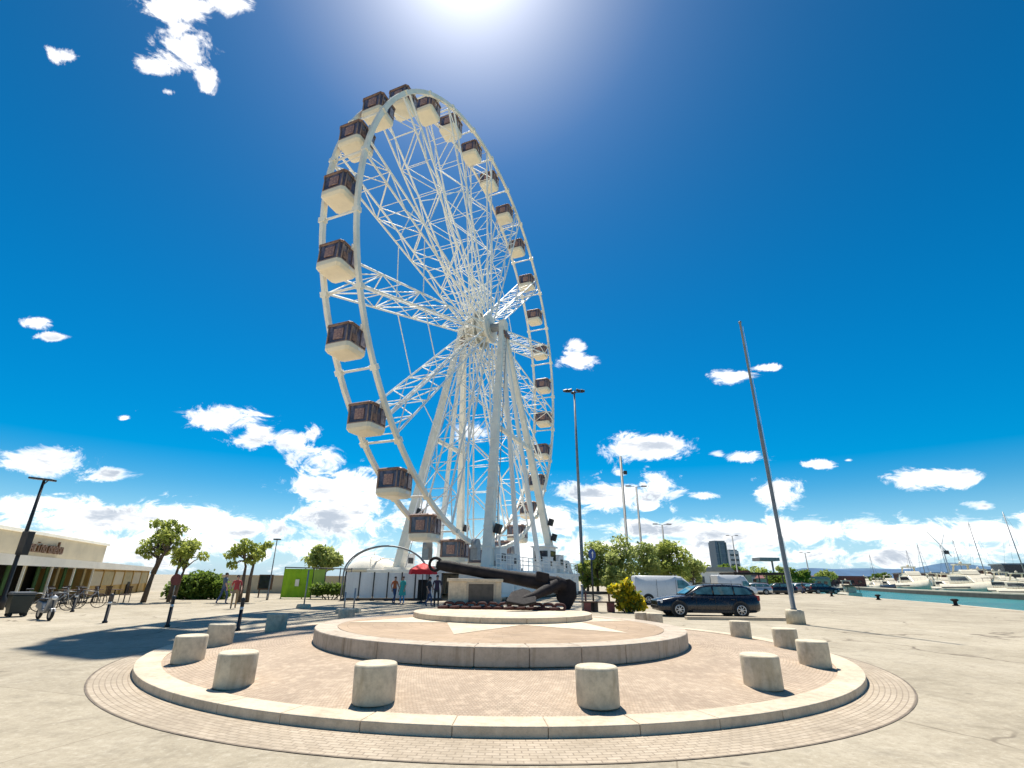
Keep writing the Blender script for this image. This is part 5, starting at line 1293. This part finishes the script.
for i, (u, y, h) in enumerate(((704, 130, 6), (733, 160, 7), (757, 190, 8), (775, 95, 4.2), (790, 160, 6.5), (803, 130, 5.2), (829, 200, 7.5))):
    p = aty(u, 590, y); r2 = random.Random(120+i)
    tree('distant_tree', ['small dark tree under the glass tower, left of it', 'dark tree right of the glass tower', 'dark tree behind the carport', 'low bushy tree right of the carport', 'tree touching the flagpole on its left side', 'tree just right of the flagpole', 'dark tree at the far end of the canal'][i], 'tree', (p.x, y, 0), h, [[(0, 0, 0), (0, 0, h*.3), (.1, 0, h*.5)]], lumps(r2, 0, 0, h*.58, h*.45, h*.26, 10, h*.15, h*.24), M['hedge'] if i % 2 else M['leaf_olive'], 800, h*.06, 140+i, 'distant trees along the horizon', .2)
# mooring bollards on the near quay
mp_ = None
for u, v, lab in ((883.5, 600, 'black iron mooring bollard on the quay edge, left one'), (962.5, 606, 'black iron mooring bollard on the quay edge, nearest one'), (836, 596.5, 'dark mooring bollard at the far end of the near quay')):
    p = atz(u, v); p.x -= .5
    if mp_ is None:
        mb = MB(); mb.lathe([(.34, 0), (.34, .06), (.2, .1), (.17, .4), (.2, .46), (.36, .56), (.36, .66), (.2, .74)], 20); mp_ = mb.build('mooring_bollard', M['iron']); o = mp_
    else: o = mp_.copy(); COL.objects.link(o)
    o.scale = (.72, .72, .72); o.location = p; tag(o, lab, 'bollard', 'mooring bollards on the quay')

# ------------------------------------------------------------------ people
def person(loc, rz, h, label, top, legs, pose='walk', seed=0, hairm=None, dress=None):
    rr = random.Random(seed); o = tag(empty('person', loc, rz), label, 'person')
    k = h/1.75; S = .24 if pose == 'walk' else .05
    V = {'pel': (0, 0, .95), 'wai': (0, .0, 1.12), 'che': (0, .01, 1.32), 'nec': (0, .0, 1.5), 'hb': (0, -.02, 1.57), 'ht': (0, -.02, 1.7),
         'hl': (-.1, 0, .92), 'kl': (-.11, -S*.8, .5), 'al': (-.11, -S*.75 if pose == 'walk' else 0, .09), 'fl': (-.12, -S*.75-.16, .04),
         'hr': (.1, 0, .92), 'kr': (.11, S*.25, .5), 'ar': (.11, S*1.1, .12), 'fr': (.12, S*1.1-.14, .04),
         'sl': (-.18, .01, 1.42), 'el': (-.24, S*.35+.02, 1.14), 'wl': (-.25, S*.25-.1, .9), 'sr': (.18, .01, 1.42), 'er': (.24, -S*.3, 1.14), 'wr': (.25, -S*.9-.08, .92)}
    Rd = {'pel': (.15, .11), 'wai': (.125, .095), 'che': (.155, .11), 'nec': (.055, .055), 'hb': (.07, .085), 'ht': (.072, .09), 'hl': (.085, .085), 'kl': (.06, .06), 'al': (.042, .045), 'fl': (.035, .03), 'sl': (.06, .06), 'el': (.042, .042), 'wl': (.03, .03)}
    for a_, b2 in (('hr', 'hl'), ('kr', 'kl'), ('ar', 'al'), ('fr', 'fl'), ('sr', 'sl'), ('er', 'el'), ('wr', 'wl')): Rd[a_] = Rd[b2]
    E = [('pel', 'wai'), ('wai', 'che'), ('che', 'nec'), ('nec', 'hb'), ('hb', 'ht'), ('pel', 'hl'), ('hl', 'kl'), ('kl', 'al'), ('al', 'fl'), ('pel', 'hr'), ('hr', 'kr'), ('kr', 'ar'), ('ar', 'fr'), ('che', 'sl'), ('sl', 'el'), ('el', 'wl'), ('che', 'sr'), ('sr', 'er'), ('er', 'wr')]
    nm = list(V); me = bpy.data.meshes.new('skeleton'); me.from_pydata([tuple(c*k for c in V[n]) for n in nm], [(nm.index(a_), nm.index(b2)) for a_, b2 in E], [])
    tmp = bpy.data.objects.new('skeleton', me); COL.objects.link(tmp)
    tmp.modifiers.new('skin', 'SKIN'); s2 = tmp.modifiers.new('sub', 'SUBSURF'); s2.levels = 1; s2.render_levels = 1
    for i, n in enumerate(nm): me.skin_vertices[0].data[i].radius = tuple(x*k for x in Rd[n]); me.skin_vertices[0].data[i].use_root = (n == 'pel')
    dg = bpy.context.evaluated_depsgraph_get(); ev = tmp.evaluated_get(dg); em = ev.to_mesh()
    bm = bmesh.new(); bm.from_mesh(em); ev.to_mesh_clear(); bpy.data.objects.remove(tmp)
    for f in bm.faces:
        f.smooth = True; c = f.calc_center_median()/k
        arm = abs(c.x) > .205 and c.z < 1.3
        if c.z > 1.47 or (arm and c.z < 1.2): f.material_index = 0
        elif c.z > .96 or (arm): f.material_index = 1
        elif c.z > .09: f.material_index = 2
        else: f.material_index = 3
    mb = MB(); mb.bm.free(); mb.bm = bm; mb.mi = 0
    for sx, wn in ((-1, 'wl'), (1, 'wr')):          # palms, fingers and thumbs
        q = Vector(V[wn])*k; mb.loft([[q+Vector((x*.018, y*.042, z))*k for x, y in ((-1, -1), (1, -1), (1, 1), (-1, 1))] for z in (.0, -.09)])
        for i in range(4):
            y = (-.033+.022*i); Lf = (.065, .08, .075, .055)[i]
            a0 = q+Vector((0, y, -.085))*k; a1 = a0+Vector((-sx*.008, 0, -Lf*.55))*k; mb.path([a0, a1, a1+Vector((-sx*.02, 0, -Lf*.45))*k], [.009*k, .0085*k, .006*k], 5)
        a0 = q+Vector((-sx*.01, -.04, -.03))*k; mb.path([a0, a0+Vector((-sx*.015, -.03, -.03))*k, a0+Vector((-sx*.02, -.035, -.06))*k], [.01*k, .009*k, .007*k], 5)
    hd = Vector((0, -.02, 1.635))*k
    mb.path([hd+Vector((0, -.085, .02))*k, hd+Vector((0, -.108, -.018))*k, hd+Vector((0, -.09, -.03))*k], [.008*k, .014*k, .008*k], 5)
    for sx in (-1, 1): mb.ball(hd+Vector((sx*.075, .01, 0))*k, .02*k, 1, (.4, .8, 1.3))
    mb.mi = 3
    for sx in (-1, 1): mb.ball(hd+Vector((sx*.03, -.08, .02))*k, .01*k, 1)
    mb.mi = 4; mb.box(hd+Vector((0, -.088, -.055))*k, (.045*k, .01*k, .01*k))
    mb.build('body', [M['skin'], top, legs, M['black'], M['red']], o, fix=False)
    mb = MB(); mb.ball(hd+Vector((0, .018, .035))*k, .1*k, 2, (.85, 1.02, .85)); mb.build('hair', hairm or M['hair'], o)
    if dress:
        mb = MB(); n = 18
        mb.loft([[Vector((r_*cos(2*pi*i/n), r_*.75*sin(2*pi*i/n), z))*k for i in range(n)] for r_, z in ((.185, 1.34), (.15, 1.12), (.2, .92), (.27, .55))], False, True); mb.build('dress', dress, o)
    return o
C_ = lambda n, c: mat(n, c, .8, .15, 6)
greyblue = C_('greyblue_cloth', (.1, .14, .2)); denim = C_('denim', (.04, .07, .16)); redc = C_('red_cloth', (.4, .05, .05)); khaki = C_('khaki_cloth', (.3, .22, .13)); orange = C_('orange_cloth', (.55, .13, .04)); teal = C_('teal_cloth', (.05, .4, .36)); plum = C_('plum_cloth', (.05, .025, .05)); bluec = C_('blue_cloth', (.05, .25, .5)); darkc = C_('dark_cloth', (.03, .03, .035))
person(atz(221, 604.5), 2.6, 1.8, 'person in grey blue clothes walking away left of the two trunked tree', greyblue, denim, seed=1)
person(atz(232.5, 609), .5, 1.68, 'person in a red top and tan shorts walking before the two trunked tree', redc, khaki, seed=2)
person(atz(393.5, 604), .9, 1.7, 'person in an orange top and dark jeans before the hoarding', orange, denim, 'walk', 3)
person(atz(401.5, 604.5), -.5, 1.72, 'dark haired person in a teal dress beside one in an orange top', teal, bluec, 'stand', 4, dress=teal)
person(atz(436, 607.5), .2, 1.8, 'person in dark plum clothes standing behind the tip of the anchor', plum, darkc, 'stand', 5)
person(atz(428.5, 606.5), 1.4, 1.7, 'person in black beside the red umbrella', darkc, denim, 'walk', 6)
person(atz(804, 594), 1.0, 1.75, 'tiny figure in dark clothes by the far parked cars, right of the flagpole', darkc, denim, 'walk', 8)
bpy.context.view_layer.update()
